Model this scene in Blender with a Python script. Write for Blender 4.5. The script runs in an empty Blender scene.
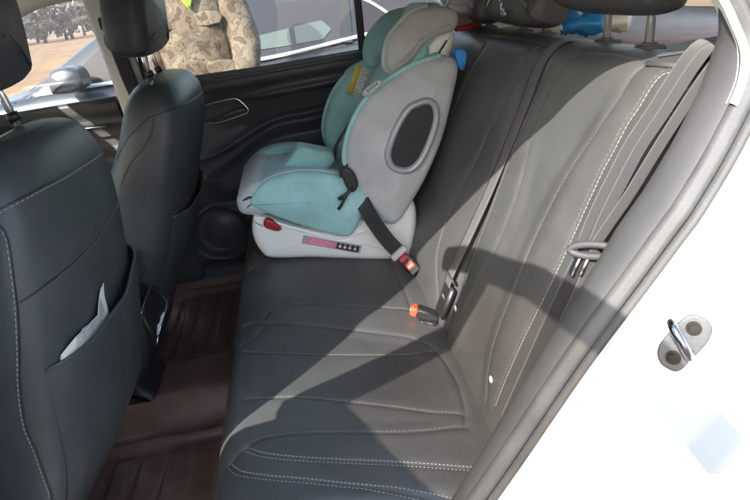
import bpy, math, random
import numpy as np
from mathutils import Vector, Matrix, Euler
random.seed(7); np.random.seed(7)
SC = bpy.context.scene
COL = SC.collection
R = math.radians

# ------------------------------------------------------------------ materials
def new_mat(name):
    m = bpy.data.materials.new(name); m.use_nodes = True
    nt = m.node_tree; nt.nodes.clear()
    out = nt.nodes.new('ShaderNodeOutputMaterial')
    return m, nt, out
def mat(name, col, rough=.5, metal=0, noise=0, nscale=8, bump=0, bscale=200, spec=.5, col2=None, coat=0, sheen=0, bdist=.002):
    m, nt, out = new_mat(name)
    b = nt.nodes.new('ShaderNodeBsdfPrincipled')
    nt.links.new(b.outputs[0], out.inputs[0])
    b.inputs['Roughness'].default_value = rough; b.inputs['Metallic'].default_value = metal
    b.inputs['Specular IOR Level'].default_value = spec
    b.inputs['Coat Weight'].default_value = coat
    b.inputs['Sheen Weight'].default_value = sheen
    tc = nt.nodes.new('ShaderNodeTexCoord')
    c2 = col2 if col2 else tuple(c*(1-noise) for c in col)
    if noise or col2:
        n = nt.nodes.new('ShaderNodeTexNoise'); n.inputs['Scale'].default_value = nscale; n.inputs['Detail'].default_value = 6
        n.inputs['Roughness'].default_value = .62
        nt.links.new(tc.outputs['Object'], n.inputs['Vector'])
        r = nt.nodes.new('ShaderNodeValToRGB'); r.color_ramp.elements[0].position = .35; r.color_ramp.elements[1].position = .65
        r.color_ramp.elements[0].color = (*c2, 1); r.color_ramp.elements[1].color = (*col, 1)
        nt.links.new(n.outputs['Fac'], r.inputs[0]); nt.links.new(r.outputs[0], b.inputs['Base Color'])
        mr = nt.nodes.new('ShaderNodeMapRange'); mr.inputs['To Min'].default_value = max(0, rough-.07); mr.inputs['To Max'].default_value = min(1, rough+.09)
        nt.links.new(n.outputs['Fac'], mr.inputs['Value']); nt.links.new(mr.outputs[0], b.inputs['Roughness'])
    else:
        b.inputs['Base Color'].default_value = (*col, 1)
    if bump:
        n2 = nt.nodes.new('ShaderNodeTexNoise'); n2.inputs['Scale'].default_value = bscale; n2.inputs['Detail'].default_value = 3
        nt.links.new(tc.outputs['Object'], n2.inputs['Vector'])
        bp = nt.nodes.new('ShaderNodeBump'); bp.inputs['Strength'].default_value = bump; bp.inputs['Distance'].default_value = bdist
        nt.links.new(n2.outputs['Fac'], bp.inputs['Height']); nt.links.new(bp.outputs[0], b.inputs['Normal'])
    return m
def leather(name, col, perf=False, rough=.40):
    m, nt, out = new_mat(name)
    b = nt.nodes.new('ShaderNodeBsdfPrincipled'); nt.links.new(b.outputs[0], out.inputs[0])
    b.inputs['Specular IOR Level'].default_value = .45
    tc = nt.nodes.new('ShaderNodeTexCoord')
    n = nt.nodes.new('ShaderNodeTexNoise'); n.inputs['Scale'].default_value = 7; n.inputs['Detail'].default_value = 8; n.inputs['Roughness'].default_value = .65
    nt.links.new(tc.outputs['Object'], n.inputs['Vector'])
    r = nt.nodes.new('ShaderNodeValToRGB'); r.color_ramp.elements[0].position = .35; r.color_ramp.elements[1].position = .68
    r.color_ramp.elements[0].color = (*[c*.86 for c in col], 1); r.color_ramp.elements[1].color = (*[c*1.12 for c in col], 1)
    nt.links.new(n.outputs['Fac'], r.inputs[0])
    mr = nt.nodes.new('ShaderNodeMapRange'); mr.inputs['To Min'].default_value = rough-.06; mr.inputs['To Max'].default_value = rough+.12
    nt.links.new(n.outputs['Fac'], mr.inputs['Value']); nt.links.new(mr.outputs[0], b.inputs['Roughness'])
    v = nt.nodes.new('ShaderNodeTexVoronoi'); v.inputs['Scale'].default_value = 520
    nt.links.new(tc.outputs['Object'], v.inputs['Vector'])
    w = nt.nodes.new('ShaderNodeTexNoise'); w.inputs['Scale'].default_value = 26; w.inputs['Detail'].default_value = 4
    nt.links.new(tc.outputs['Object'], w.inputs['Vector'])
    b1 = nt.nodes.new('ShaderNodeBump'); b1.inputs['Strength'].default_value = .25; b1.inputs['Distance'].default_value = .0008
    b2 = nt.nodes.new('ShaderNodeBump'); b2.inputs['Strength'].default_value = .35; b2.inputs['Distance'].default_value = .004
    nt.links.new(w.outputs['Fac'], b2.inputs['Height'])
    nt.links.new(v.outputs['Distance'], b1.inputs['Height']); nt.links.new(b2.outputs[0], b1.inputs['Normal'])
    nt.links.new(b1.outputs[0], b.inputs['Normal'])
    last = r.outputs[0]
    if perf:   # rows of small punched holes
        sep = nt.nodes.new('ShaderNodeSeparateXYZ'); nt.links.new(tc.outputs['Object'], sep.inputs[0])
        def cell(o):
            a = nt.nodes.new('ShaderNodeMath'); a.operation = 'MULTIPLY'; a.inputs[1].default_value = 200
            nt.links.new(o, a.inputs[0])
            f = nt.nodes.new('ShaderNodeMath'); f.operation = 'FRACT'; nt.links.new(a.outputs[0], f.inputs[0])
            s = nt.nodes.new('ShaderNodeMath'); s.operation = 'SUBTRACT'; s.inputs[1].default_value = .5; nt.links.new(f.outputs[0], s.inputs[0])
            p = nt.nodes.new('ShaderNodeMath'); p.operation = 'POWER'; p.inputs[1].default_value = 2; nt.links.new(s.outputs[0], p.inputs[0])
            return p.outputs[0]
        ad = nt.nodes.new('ShaderNodeMath'); ad.operation = 'ADD'
        nt.links.new(cell(sep.outputs[0]), ad.inputs[0]); nt.links.new(cell(sep.outputs[1]), ad.inputs[1])
        lt = nt.nodes.new('ShaderNodeMath'); lt.operation = 'LESS_THAN'; lt.inputs[1].default_value = .035; nt.links.new(ad.outputs[0], lt.inputs[0])
        mx = nt.nodes.new('ShaderNodeMixRGB'); mx.inputs[2].default_value = (.004, .004, .004, 1)
        nt.links.new(lt.outputs[0], mx.inputs[0]); nt.links.new(r.outputs[0], mx.inputs[1]); last = mx.outputs[0]
    nt.links.new(last, b.inputs['Base Color'])
    return m
def glass(name, tint=(.9, .92, .9)):
    m, nt, out = new_mat(name)
    t = nt.nodes.new('ShaderNodeBsdfTransparent'); t.inputs[0].default_value = (*tint, 1)
    g = nt.nodes.new('ShaderNodeBsdfGlossy'); g.inputs['Roughness'].default_value = .02
    f = nt.nodes.new('ShaderNodeFresnel'); f.inputs[0].default_value = 1.45
    mx = nt.nodes.new('ShaderNodeMixShader')
    nt.links.new(f.outputs[0], mx.inputs[0]); nt.links.new(t.outputs[0], mx.inputs[1]); nt.links.new(g.outputs[0], mx.inputs[2])
    nt.links.new(mx.outputs[0], out.inputs[0])
    return m
def webbing_mat(name, col):
    m, nt, out = new_mat(name)
    b = nt.nodes.new('ShaderNodeBsdfPrincipled'); nt.links.new(b.outputs[0], out.inputs[0])
    b.inputs['Base Color'].default_value = (*col, 1); b.inputs['Roughness'].default_value = .5; b.inputs['Sheen Weight'].default_value = .15
    uv = nt.nodes.new('ShaderNodeUVMap')
    w = nt.nodes.new('ShaderNodeTexWave'); w.wave_type = 'BANDS'; w.bands_direction = 'X'; w.inputs['Scale'].default_value = 1.6
    w2 = nt.nodes.new('ShaderNodeTexWave'); w2.wave_type = 'BANDS'; w2.bands_direction = 'DIAGONAL'; w2.inputs['Scale'].default_value = 9
    nt.links.new(uv.outputs[0], w.inputs['Vector']); nt.links.new(uv.outputs[0], w2.inputs['Vector'])
    ad = nt.nodes.new('ShaderNodeMath'); ad.operation = 'ADD'
    nt.links.new(w.outputs['Fac'], ad.inputs[0]); nt.links.new(w2.outputs['Fac'], ad.inputs[1])
    bp = nt.nodes.new('ShaderNodeBump'); bp.inputs['Strength'].default_value = .6; bp.inputs['Distance'].default_value = .001
    nt.links.new(ad.outputs[0], bp.inputs['Height']); nt.links.new(bp.outputs[0], b.inputs['Normal'])
    mx = nt.nodes.new('ShaderNodeMixRGB'); mx.inputs[1].default_value = (*[c*.7 for c in col], 1); mx.inputs[2].default_value = (*[c*1.3 for c in col], 1)
    nt.links.new(w.outputs['Fac'], mx.inputs[0]); nt.links.new(mx.outputs[0], b.inputs['Base Color'])
    return m
def fabric(name, col, rough=.85):
    m, nt, out = new_mat(name)
    b = nt.nodes.new('ShaderNodeBsdfPrincipled'); nt.links.new(b.outputs[0], out.inputs[0])
    b.inputs['Roughness'].default_value = rough; b.inputs['Sheen Weight'].default_value = .3; b.inputs['Specular IOR Level'].default_value = .2
    tc = nt.nodes.new('ShaderNodeTexCoord')
    n = nt.nodes.new('ShaderNodeTexNoise'); n.inputs['Scale'].default_value = 420; n.inputs['Detail'].default_value = 2
    n3 = nt.nodes.new('ShaderNodeTexNoise'); n3.inputs['Scale'].default_value = 12; n3.inputs['Detail'].default_value = 5
    nt.links.new(tc.outputs['Object'], n.inputs['Vector']); nt.links.new(tc.outputs['Object'], n3.inputs['Vector'])
    ad = nt.nodes.new('ShaderNodeMath'); ad.operation = 'ADD'; nt.links.new(n.outputs['Fac'], ad.inputs[0]); nt.links.new(n3.outputs['Fac'], ad.inputs[1])
    mr = nt.nodes.new('ShaderNodeMapRange'); mr.inputs['From Min'].default_value = .7; mr.inputs['From Max'].default_value = 1.3
    nt.links.new(ad.outputs[0], mr.inputs['Value'])
    mx = nt.nodes.new('ShaderNodeMixRGB'); mx.inputs[1].default_value = (*[c*.78 for c in col], 1); mx.inputs[2].default_value = (*[min(1, c*1.15) for c in col], 1)
    nt.links.new(mr.outputs[0], mx.inputs[0]); nt.links.new(mx.outputs[0], b.inputs['Base Color'])
    bp = nt.nodes.new('ShaderNodeBump'); bp.inputs['Strength'].default_value = .5; bp.inputs['Distance'].default_value = .0012
    nt.links.new(n.outputs['Fac'], bp.inputs['Height'])
    b4 = nt.nodes.new('ShaderNodeBump'); b4.inputs['Strength'].default_value = .4; b4.inputs['Distance'].default_value = .006
    nt.links.new(n3.outputs['Fac'], b4.inputs['Height']); nt.links.new(b4.outputs[0], bp.inputs['Normal'])
    nt.links.new(bp.outputs[0], b.inputs['Normal'])
    return m

M = {}
M['leather'] = leather('dark_leather', (.062, .063, .062))
M['perf'] = leather('perforated_leather', (.060, .060, .059), perf=True)
M['frontleather'] = leather('front_leather', (.044, .051, .055), rough=.44)
M['thread'] = mat('pale_thread', (.30, .30, .29), .7)
M['dthread'] = mat('grey_thread', (.13, .13, .128), .7)
M['blackplastic'] = mat('black_plastic', (.018, .018, .019), .42, noise=.2, nscale=20, bump=.15, bscale=500, bdist=.001)
M['doorplastic'] = mat('door_plastic', (.050, .056, .062), .45, noise=.2, nscale=9, bump=.2, bscale=420, bdist=.001)
M['greyplastic'] = mat('grey_trim_plastic', (.050, .051, .052), .55, noise=.12, nscale=9, bump=.2, bscale=400, bdist=.001)
M['seal'] = mat('rubber_seal', (.062, .063, .064), .6, noise=.25, nscale=14, bump=.15, bscale=150)
M['lightseal'] = mat('light_pillar_lining', (.50, .49, .46), .7, noise=.08, bump=.2, bscale=300)
M['lining'] = mat('pillar_lining', (.80, .80, .72), .75, noise=.1, bump=.2, bscale=300)
M['headliner'] = mat('headliner', (.38, .37, .35), .9, noise=.06, bump=.2, bscale=400)
M['white'] = mat('white_car_paint', (.82, .83, .83), .25, noise=.03, nscale=4, coat=.6)
M['chrome'] = mat('chrome', (.85, .85, .85), .22, metal=1, noise=.04, nscale=30)
M['steel'] = mat('zinc_steel', (.075, .08, .082), .42, metal=.35, noise=.25, nscale=60, bump=.1)
M['loopsteel'] = mat('polished_steel', (.20, .20, .21), .2, metal=1)
M['post'] = mat('bright_post_metal', (.62, .62, .62), .18, metal=.7, noise=.04, coat=.8)
M['boltsteel'] = mat('bolt_steel', (.03, .028, .027), .42, metal=1, noise=.3, nscale=80)
M['glass'] = glass('window_glass', (.86, .89, .87))
M['tint'] = glass('tinted_glass', (.84, .80, .76))
M['belt'] = webbing_mat('seat_belt_webbing', (.052, .050, .050))
M['beltgrey'] = webbing_mat('charcoal_webbing', (.034, .032, .032))
M['beltdark'] = webbing_mat('dark_webbing', (.022, .022, .024))
M['red'] = mat('red_button_plastic', (.80, .085, .035), .35, noise=.1)
M['darkred'] = mat('dark_red_plastic', (.35, .012, .02), .35, noise=.1)
M['mat'] = mat('brown_rubber_mat', (.155, .082, .062), .34, noise=.35, nscale=14, bump=.4, bscale=60, bdist=.002, col2=(.110, .057, .044))
M['carpet'] = mat('dark_carpet', (.018, .017, .017), .95, noise=.3, nscale=40, bump=.6, bscale=300)
M['paper'] = mat('white_paper', (.72, .71, .68), .6, noise=.05)
M['print'] = mat('grey_print', (.28, .28, .29), .7)
M['teal'] = fabric('teal_fabric', (.33, .58, .58))
M['greyfab'] = fabric('grey_melange_fabric', (.46, .465, .47))
M['greylight'] = fabric('pale_blue_grey_fabric', (.48, .54, .56))
M['wplastic'] = mat('white_plastic', (.78, .78, .75), .35, noise=.03)
M['silverplastic'] = mat('silver_grey_plastic', (.36, .37, .39), .35, metal=.2, noise=.08)
M['darkoval'] = mat('dark_mesh', (.016, .017, .022), .6, noise=.2, nscale=50, bump=.3, bscale=500)
M['blue'] = mat('bright_blue_plastic', (.02, .25, .75), .4, noise=.12)
M['bluefilm'] = mat('blue_film', (.015, .28, .68), .3, noise=.25, nscale=30, bump=.5, bscale=40, bdist=.004)
M['whitefilm'] = mat('white_film', (.74, .70, .62), .35, noise=.1, nscale=20, bump=.5, bscale=45, bdist=.004)
M['pink'] = mat('pink_display_film', (.75, .20, .33), .35, noise=.15, nscale=50)
M['yellow'] = mat('yellow_label_print', (.80, .55, .05), .5)
M['brownstrap'] = mat('brown_strap', (.32, .21, .17), .7, noise=.2, nscale=50)
M['shelf'] = mat('brown_grey_shelf_felt', (.55, .38, .31), .95, noise=.2, nscale=30, bump=.4, bscale=300)
M['silverpaint'] = mat('silver_car_paint', (.065, .066, .078), .38, metal=.4, noise=.04, coat=.15)
M['carglass'] = mat('dark_car_glass', (.030, .029, .036), .06, spec=.4)
M['greenglass'] = mat('greenish_side_glass', (.065, .085, .072), .08, spec=.8)
M['tyre'] = mat('tyre_rubber', (.02, .02, .02), .8, noise=.2)
M['alloy'] = mat('alloy_wheel', (.5, .5, .5), .3, metal=.8, noise=.05)
M['skin'] = mat('skin', (.50, .30, .21), .55, noise=.1)
M['hair'] = mat('black_hair', (.012, .011, .010), .5, noise=.3, nscale=90, bump=.5)
M['limevest'] = mat('lime_cloth', (.45, .80, .05), .7, noise=.1)
M['trouser'] = mat('olive_trousers', (.09, .085, .06), .85, noise=.3, nscale=20)
M['boot'] = mat('black_boot', (.02, .018, .016), .5)
M['pole'] = mat('galvanised_pole', (.50, .49, .47), .5, metal=.3, noise=.1)
M['signblue'] = mat('blue_sign_paint', (.10, .22, .52), .5)
M['bark'] = mat('bark', (.04, .032, .026), .9, noise=.4, nscale=12, bump=.6, bscale=30, bdist=.02)
M['leaf'] = mat('dry_foliage', (.046, .036, .026), .8, noise=.4, nscale=3, col2=(.028, .024, .018))
M['label'] = mat('pale_sticker', (.35, .39, .405), .4, noise=.03)
M['icon'] = mat('icon_print', (.75, .76, .78), .5)
M['iconpink'] = mat('pale_pink_print', (.85, .55, .60), .5)

def add_dust(m, amount, colr=(.30, .27, .24), scale=70, th=.66):
    nt = m.node_tree; b = [n for n in nt.nodes if n.type == 'BSDF_PRINCIPLED'][0]; src = b.inputs['Base Color'].links[0].from_socket
    tc = [n for n in nt.nodes if n.type == 'TEX_COORD'][0]
    n1 = nt.nodes.new('ShaderNodeTexNoise'); n1.inputs['Scale'].default_value = scale; n1.inputs['Detail'].default_value = 4; nt.links.new(tc.outputs['Object'], n1.inputs['Vector'])
    n2 = nt.nodes.new('ShaderNodeTexNoise'); n2.inputs['Scale'].default_value = 4.5; n2.inputs['Detail'].default_value = 6; nt.links.new(tc.outputs['Object'], n2.inputs['Vector'])
    r1 = nt.nodes.new('ShaderNodeMapRange'); r1.inputs['From Min'].default_value = th; r1.inputs['From Max'].default_value = th+.06; r1.inputs['To Max'].default_value = amount; nt.links.new(n1.outputs['Fac'], r1.inputs['Value'])
    r2 = nt.nodes.new('ShaderNodeMapRange'); r2.inputs['From Min'].default_value = .48; r2.inputs['From Max'].default_value = .72; r2.inputs['To Max'].default_value = amount*.55; nt.links.new(n2.outputs['Fac'], r2.inputs['Value'])
    ad = nt.nodes.new('ShaderNodeMath'); ad.operation = 'ADD'; ad.use_clamp = True; nt.links.new(r1.outputs[0], ad.inputs[0]); nt.links.new(r2.outputs[0], ad.inputs[1])
    mx = nt.nodes.new('ShaderNodeMixRGB'); mx.inputs[2].default_value = (*colr, 1); nt.links.new(ad.outputs[0], mx.inputs[0]); nt.links.new(src, mx.inputs[1]); nt.links.new(mx.outputs[0], b.inputs['Base Color'])
add_dust(M['mat'], .32, (.22, .16, .13), 75, .63)
add_dust(M['leather'], .10, (.25, .24, .22), 160, .70)
add_dust(M['perf'], .10, (.25, .24, .22), 160, .70)
add_dust(M['frontleather'], .12, (.22, .22, .22), 120, .70)
add_dust(M['greyplastic'], .07, (.25, .235, .21), 260, .64)
add_dust(M['seal'], .09, (.25, .235, .21), 260, .62)
add_dust(M['doorplastic'], .12, (.20, .20, .20), 110, .66)
def camo():
    m, nt, out = new_mat('camouflage_cloth')
    b = nt.nodes.new('ShaderNodeBsdfPrincipled'); nt.links.new(b.outputs[0], out.inputs[0]); b.inputs['Roughness'].default_value = .85
    tc = nt.nodes.new('ShaderNodeTexCoord')
    n = nt.nodes.new('ShaderNodeTexNoise'); n.inputs['Scale'].default_value = 17; n.inputs['Detail'].default_value = 6; n.inputs['Distortion'].default_value = .3
    nt.links.new(tc.outputs['Object'], n.inputs['Vector'])
    r = nt.nodes.new('ShaderNodeValToRGB'); r.color_ramp.interpolation = 'CONSTANT'
    e = r.color_ramp.elements; e[0].position = 0; e[0].color = (.075, .050, .034, 1); e[1].position = .40; e[1].color = (.150, .106, .074, 1)
    for p, c in ((.49, (.115, .085, .060, 1)), (.55, (.19, .145, .105, 1)), (.64, (.095, .068, .048, 1))):
        q = e.new(p); q.color = c
    nt.links.new(n.outputs['Fac'], r.inputs[0])
    nt.links.new(r.outputs[0], b.inputs['Base Color'])
    n2 = nt.nodes.new('ShaderNodeTexNoise'); n2.inputs['Scale'].default_value = 8; n2.inputs['Detail'].default_value = 4; n2.inputs['Distortion'].default_value = .6
    nt.links.new(tc.outputs['Object'], n2.inputs['Vector'])
    bp = nt.nodes.new('ShaderNodeBump'); bp.inputs['Strength'].default_value = .6; bp.inputs['Distance'].default_value = .03
    nt.links.new(n2.outputs['Fac'], bp.inputs['Height']); nt.links.new(bp.outputs[0], b.inputs['Normal'])
    return m
M['camo'] = camo()
def ground_mat():
    m, nt, out = new_mat('dry_earth')
    b = nt.nodes.new('ShaderNodeBsdfPrincipled'); nt.links.new(b.outputs[0], out.inputs[0]); b.inputs['Roughness'].default_value = .95
    tc = nt.nodes.new('ShaderNodeTexCoord')
    n = nt.nodes.new('ShaderNodeTexNoise'); n.inputs['Scale'].default_value = .25; n.inputs['Detail'].default_value = 12; n.inputs['Roughness'].default_value = .7
    nt.links.new(tc.outputs['Object'], n.inputs['Vector'])
    r = nt.nodes.new('ShaderNodeValToRGB'); e = r.color_ramp.elements
    e[0].position = .35; e[0].color = (.13, .070, .034, 1); e[1].position = .65; e[1].color = (.25, .138, .062, 1)
    nt.links.new(n.outputs['Fac'], r.inputs[0]); nt.links.new(r.outputs[0], b.inputs['Base Color'])
    bp = nt.nodes.new('ShaderNodeBump'); bp.inputs['Strength'].default_value = .6; bp.inputs['Distance'].default_value = .1
    n2 = nt.nodes.new('ShaderNodeTexNoise'); n2.inputs['Scale'].default_value = 3; n2.inputs['Detail'].default_value = 8
    nt.links.new(tc.outputs['Object'], n2.inputs['Vector'])
    nt.links.new(n2.outputs['Fac'], bp.inputs['Height']); nt.links.new(bp.outputs[0], b.inputs['Normal'])
    return m
M['ground'] = ground_mat()
M['paving'] = mat('grey_paving', (.13, .12, .115), .9, noise=.3, nscale=2, bump=.4, bscale=30)

# ------------------------------------------------------------------ mesh helpers
class MB:
    def __init__(s): s.v = []; s.f = []; s.m = []; s.uv = None
    def add(s, vs, fs, mi=0):
        o = len(s.v); s.v += [tuple(map(float, p)) for p in vs]
        for f in fs: s.f.append(tuple(i+o for i in f)); s.m.append(mi)
    def box(s, c, size, rot=None, mi=0, bev=0):
        hx, hy, hz = [a/2 for a in size]; b = min(bev, hx*.9, hy*.9, hz*.9)
        if b <= 0:
            vs = [(x, y, z) for x in (-hx, hx) for y in (-hy, hy) for z in (-hz, hz)]
            fs = [(0, 1, 3, 2), (4, 6, 7, 5), (0, 4, 5, 1), (2, 3, 7, 6), (0, 2, 6, 4), (1, 5, 7, 3)]
        else:
            vs = []; fs = []; idx = {}
            for sx in (-1, 1):
                for sy in (-1, 1):
                    for sz in (-1, 1):
                        for a in range(3):
                            p = [sx*(hx-b), sy*(hy-b), sz*(hz-b)]; p[a] += (sx, sy, sz)[a]*b
                            idx[(sx, sy, sz, a)] = len(vs); vs.append(p)
            S = (-1, 1)
            for a in range(3):
                o1, o2 = [k for k in range(3) if k != a]
                for sa in S:
                    q = []
                    for (u, w) in ((-1, -1), (1, -1), (1, 1), (-1, 1)):
                        k = [0, 0, 0]; k[a] = sa; k[o1] = u; k[o2] = w; q.append(idx[(*k, a)])
                    fs.append(q)
            for a in range(3):
                o1, o2 = [k for k in range(3) if k != a]
                for u in S:
                    for w in S:
                        k1 = [0, 0, 0]; k1[a] = -1; k1[o1] = u; k1[o2] = w; k2 = list(k1); k2[a] = 1
                        fs.append((idx[(*k1, o1)], idx[(*k2, o1)], idx[(*k2, o2)], idx[(*k1, o2)]))
            for sx in S:
                for sy in S:
                    for sz in S: fs.append((idx[(sx, sy, sz, 0)], idx[(sx, sy, sz, 1)], idx[(sx, sy, sz, 2)]))
        if rot is not None:
            mt = rot if isinstance(rot, Matrix) else Euler(rot).to_matrix()
            vs = [mt @ Vector(p) for p in vs]
        s.add([(p[0]+c[0], p[1]+c[1], p[2]+c[2]) for p in vs], fs, mi)
    def tube(s, pts, r, n=8, mi=0, cap=True, flat=1.0, upv=None):
        pts = [Vector(p) for p in pts]; k = len(pts); rs = r if hasattr(r, '__len__') else [r]*k
        vs = []; prev = None
        for i, p in enumerate(pts):
            t = (pts[min(i+1, k-1)]-pts[max(i-1, 0)]).normalized()
            if prev is None:
                a = Vector(upv) if upv else (Vector((0, 0, 1)) if abs(t.z) < .9 else Vector((1, 0, 0)))
            else: a = prev
            a = (a-t*a.dot(t)).normalized(); b = t.cross(a); prev = a
            for j in range(n):
                th = 2*math.pi*j/n; vs.append(p+a*math.cos(th)*rs[i]*flat+b*math.sin(th)*rs[i])
        fs = [(i*n+j, i*n+(j+1) % n, (i+1)*n+(j+1) % n, (i+1)*n+j) for i in range(k-1) for j in range(n)]
        if cap: fs.append(tuple(range(n))[::-1]); fs.append(tuple((k-1)*n+j for j in range(n)))
        s.add(vs, fs, mi)
    def grid(s, P, mi=0, closed_u=False, closed_v=False, mis=None):
        nu, nv = P.shape[:2]; o = len(s.v); s.v += [tuple(p) for p in P.reshape(-1, 3).tolist()]
        for i in range(nu-(0 if closed_u else 1)):
            for j in range(nv-(0 if closed_v else 1)):
                i2 = (i+1) % nu; j2 = (j+1) % nv
                s.f.append((o+i*nv+j, o+i2*nv+j, o+i2*nv+j2, o+i*nv+j2)); s.m.append(int(mis[i, j]) if mis is not None else mi)
    def build(s, name, mats, parent=None, smooth=True, loc=None, sub=0, angle=None):
        me = bpy.data.meshes.new(name); me.from_pydata(s.v, [], s.f); 
        mats = mats if isinstance(mats, (list, tuple)) else [mats]
        for m in mats: me.materials.append(m)
        if len(mats) > 1: me.polygons.foreach_set('material_index', s.m)
        if s.uv is not None:
            l = me.uv_layers.new(name='UVMap'); arr = np.array([s.uv[lp.vertex_index] for lp in me.loops], dtype=np.float32); l.data.foreach_set('uv', arr.ravel())
        me.update()
        bm = __import__('bmesh').new(); bm.from_mesh(me); __import__('bmesh').ops.recalc_face_normals(bm, faces=bm.faces)
        if angle is not None and smooth:
            for e in bm.edges:
                if len(e.link_faces) == 2 and e.calc_face_angle(0) > R(angle): e.smooth = False
        bm.to_mesh(me); bm.free()
        if smooth: me.polygons.foreach_set('use_smooth', [True]*len(me.polygons))
        me.update()
        o = bpy.data.objects.new(name, me); COL.objects.link(o)
        if parent: 
            o.parent = parent; o.matrix_parent_inverse = parent_world(parent).inverted()
        if loc: o.location = loc
        if sub: 
            md = o.modifiers.new('sub', 'SUBSURF'); md.levels = sub; md.render_levels = sub
        return o
WORLD = {}
def parent_world(p):
    mw = Matrix.LocRotScale(p.location, p.rotation_euler, p.scale)
    q = p
    while q.parent:
        mw = Matrix.LocRotScale(q.parent.location, q.parent.rotation_euler, q.parent.scale) @ q.matrix_parent_inverse @ mw if False else parent_world(q.parent) @ q.matrix_parent_inverse @ Matrix.LocRotScale(q.location, q.rotation_euler, q.scale)
        break
    return mw
def tag(o, label, cat, group=None, kind=None):
    if label: o['label'] = label
    if cat: o['category'] = cat
    if group: o['group'] = group
    if kind: o['kind'] = kind
    return o
def empty(name, loc, label, cat, group=None, rz=0):
    o = bpy.data.objects.new(name, None); COL.objects.link(o); o.location = loc; o.rotation_euler = (0, 0, rz); o.empty_display_size = .1
    return tag(o, label, cat, group)
def cat(P, n=10, closed=False):
    P = np.array(P, float)
    Q = np.vstack([P[-1:], P, P[:2]]) if closed else np.vstack([2*P[0]-P[1], P, 2*P[-1]-P[-2]])
    out = []; N = len(P) if closed else len(P)-1
    for i in range(N):
        p0, p1, p2, p3 = Q[i:i+4]
        for k in range(n):
            t = k/n; out.append(.5*((2*p1)+(-p0+p2)*t+(2*p0-5*p1+4*p2-p3)*t*t+(-p0+3*p1-3*p2+p3)*t**3))
    if not closed: out.append(P[-1])
    return np.array(out)
def pillow(mb, outline, y0, y1, r=.02, inflate=.0, n=8, smooth=True, mi=0, steps=5, axis='y', mcap=None):
    """closed outline in (x,z), given thickness from y0 to y1 with rounded rims and softly domed faces"""
    O = cat(outline, n, True) if smooth else np.array(outline, float)
    area = .5*np.sum(O[:, 0]*np.roll(O[:, 1], -1)-np.roll(O[:, 0], -1)*O[:, 1])
    if area < 0: O = O[::-1]
    T = np.roll(O, -1, 0)-np.roll(O, 1, 0); T /= np.linalg.norm(T, axis=1)[:, None]+1e-9
    Nn = np.c_[T[:, 1], -T[:, 0]]; c = O.mean(0)
    rings = []
    def ring(ins, y, sc=1.0):
        Q = (O-Nn*ins); Q = c+(Q-c)*sc
        rings.append(np.c_[Q[:, 0], np.full(len(Q), y), Q[:, 1]])
    caps = [.25, .5, .7, .85, .95]
    for sc in caps: ring(r, y0-inflate*(1-sc**2), sc)
    for k in range(steps+1):
        th = math.pi/2*k/steps; ring(r*(1-math.sin(th)), y0+r*(1-math.cos(th)))
    for k in range(steps+1):
        th = math.pi/2*(1-k/steps); ring(r*(1-math.sin(th)), y1-r*(1-math.cos(th)))
    for sc in caps[::-1]: ring(r, y1+inflate*(1-sc**2), sc)
    P = np.array(rings); nr, npt = P.shape[:2]; o = len(mb.v)
    P2 = P.copy()
    mb.v += [tuple(p) for p in P2.reshape(-1, 3).tolist()]
    for i in range(nr-1):
        for j in range(npt):
            mb.f.append((o+i*npt+j, o+i*npt+(j+1) % npt, o+(i+1)*npt+(j+1) % npt, o+(i+1)*npt+j)); mb.m.append(mi)
    ca = len(mb.v); mb.v.append((c[0], y0-inflate, c[1])); cb = len(mb.v); mb.v.append((c[0], y1+inflate, c[1]))
    for j in range(npt):
        mb.f.append((ca, o+(j+1) % npt, o+j)); mb.m.append(mi)
        mb.f.append((cb, o+(nr-1)*npt+j, o+(nr-1)*npt+(j+1) % npt)); mb.m.append(mi)
def ribbon(pts, wdir, width, th=.0014, sub=8):
    """flat strap along pts, width along wdir (one vector or one per point); has uv for the weave"""
    P = cat(pts, sub); k = len(P)
    if np.ndim(wdir) == 1: Wd = np.tile(np.array(wdir, float), (k, 1))
    else: Wd = cat(wdir, sub)
    mb = MB(); mb.uv = []
    nseg = 6; rows = []
    d = 0
    for i in range(k):
        t = P[min(i+1, k-1)]-P[max(i-1, 0)]; t /= np.linalg.norm(t)
        if i: d += np.linalg.norm(P[i]-P[i-1])
        w = Wd[i]-t*np.dot(Wd[i], t); w /= np.linalg.norm(w); nn = np.cross(t, w)
        ring = []
        for j in range(nseg+1): ring.append(P[i]+w*width*(j/nseg-.5)+nn*th/2)
        for j in range(nseg, -1, -1): ring.append(P[i]+w*width*(j/nseg-.5)-nn*th/2)
        rows.append(ring)
        for j in range(nseg+1): mb.uv.append((j/nseg*4, d*60))
        for j in range(nseg, -1, -1): mb.uv.append((j/nseg*4, d*60))
    mb.grid(np.array(rows), closed_v=True)
    m = 2*(nseg+1); n0 = (k-1)*m
    mb.f.append(tuple(range(m))); mb.m.append(0); mb.f.append(tuple(n0+j for j in range(m))); mb.m.append(0)
    return mb
def ellipsoid(mb, c, r, n=16, mi=0, rot=None):
    P = []
    for i in range(n//2+1):
        th = math.pi*i/(n//2); 
        P.append([(math.sin(th)*math.cos(2*math.pi*j/n), math.sin(th)*math.sin(2*math.pi*j/n), math.cos(th)) for j in range(n)])
    P = np.array(P)*np.array(r)
    if rot is not None: P = P @ np.array(Euler(rot).to_matrix()).T
    mb.grid(P+np.array(c), closed_v=True, mi=mi)

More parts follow.
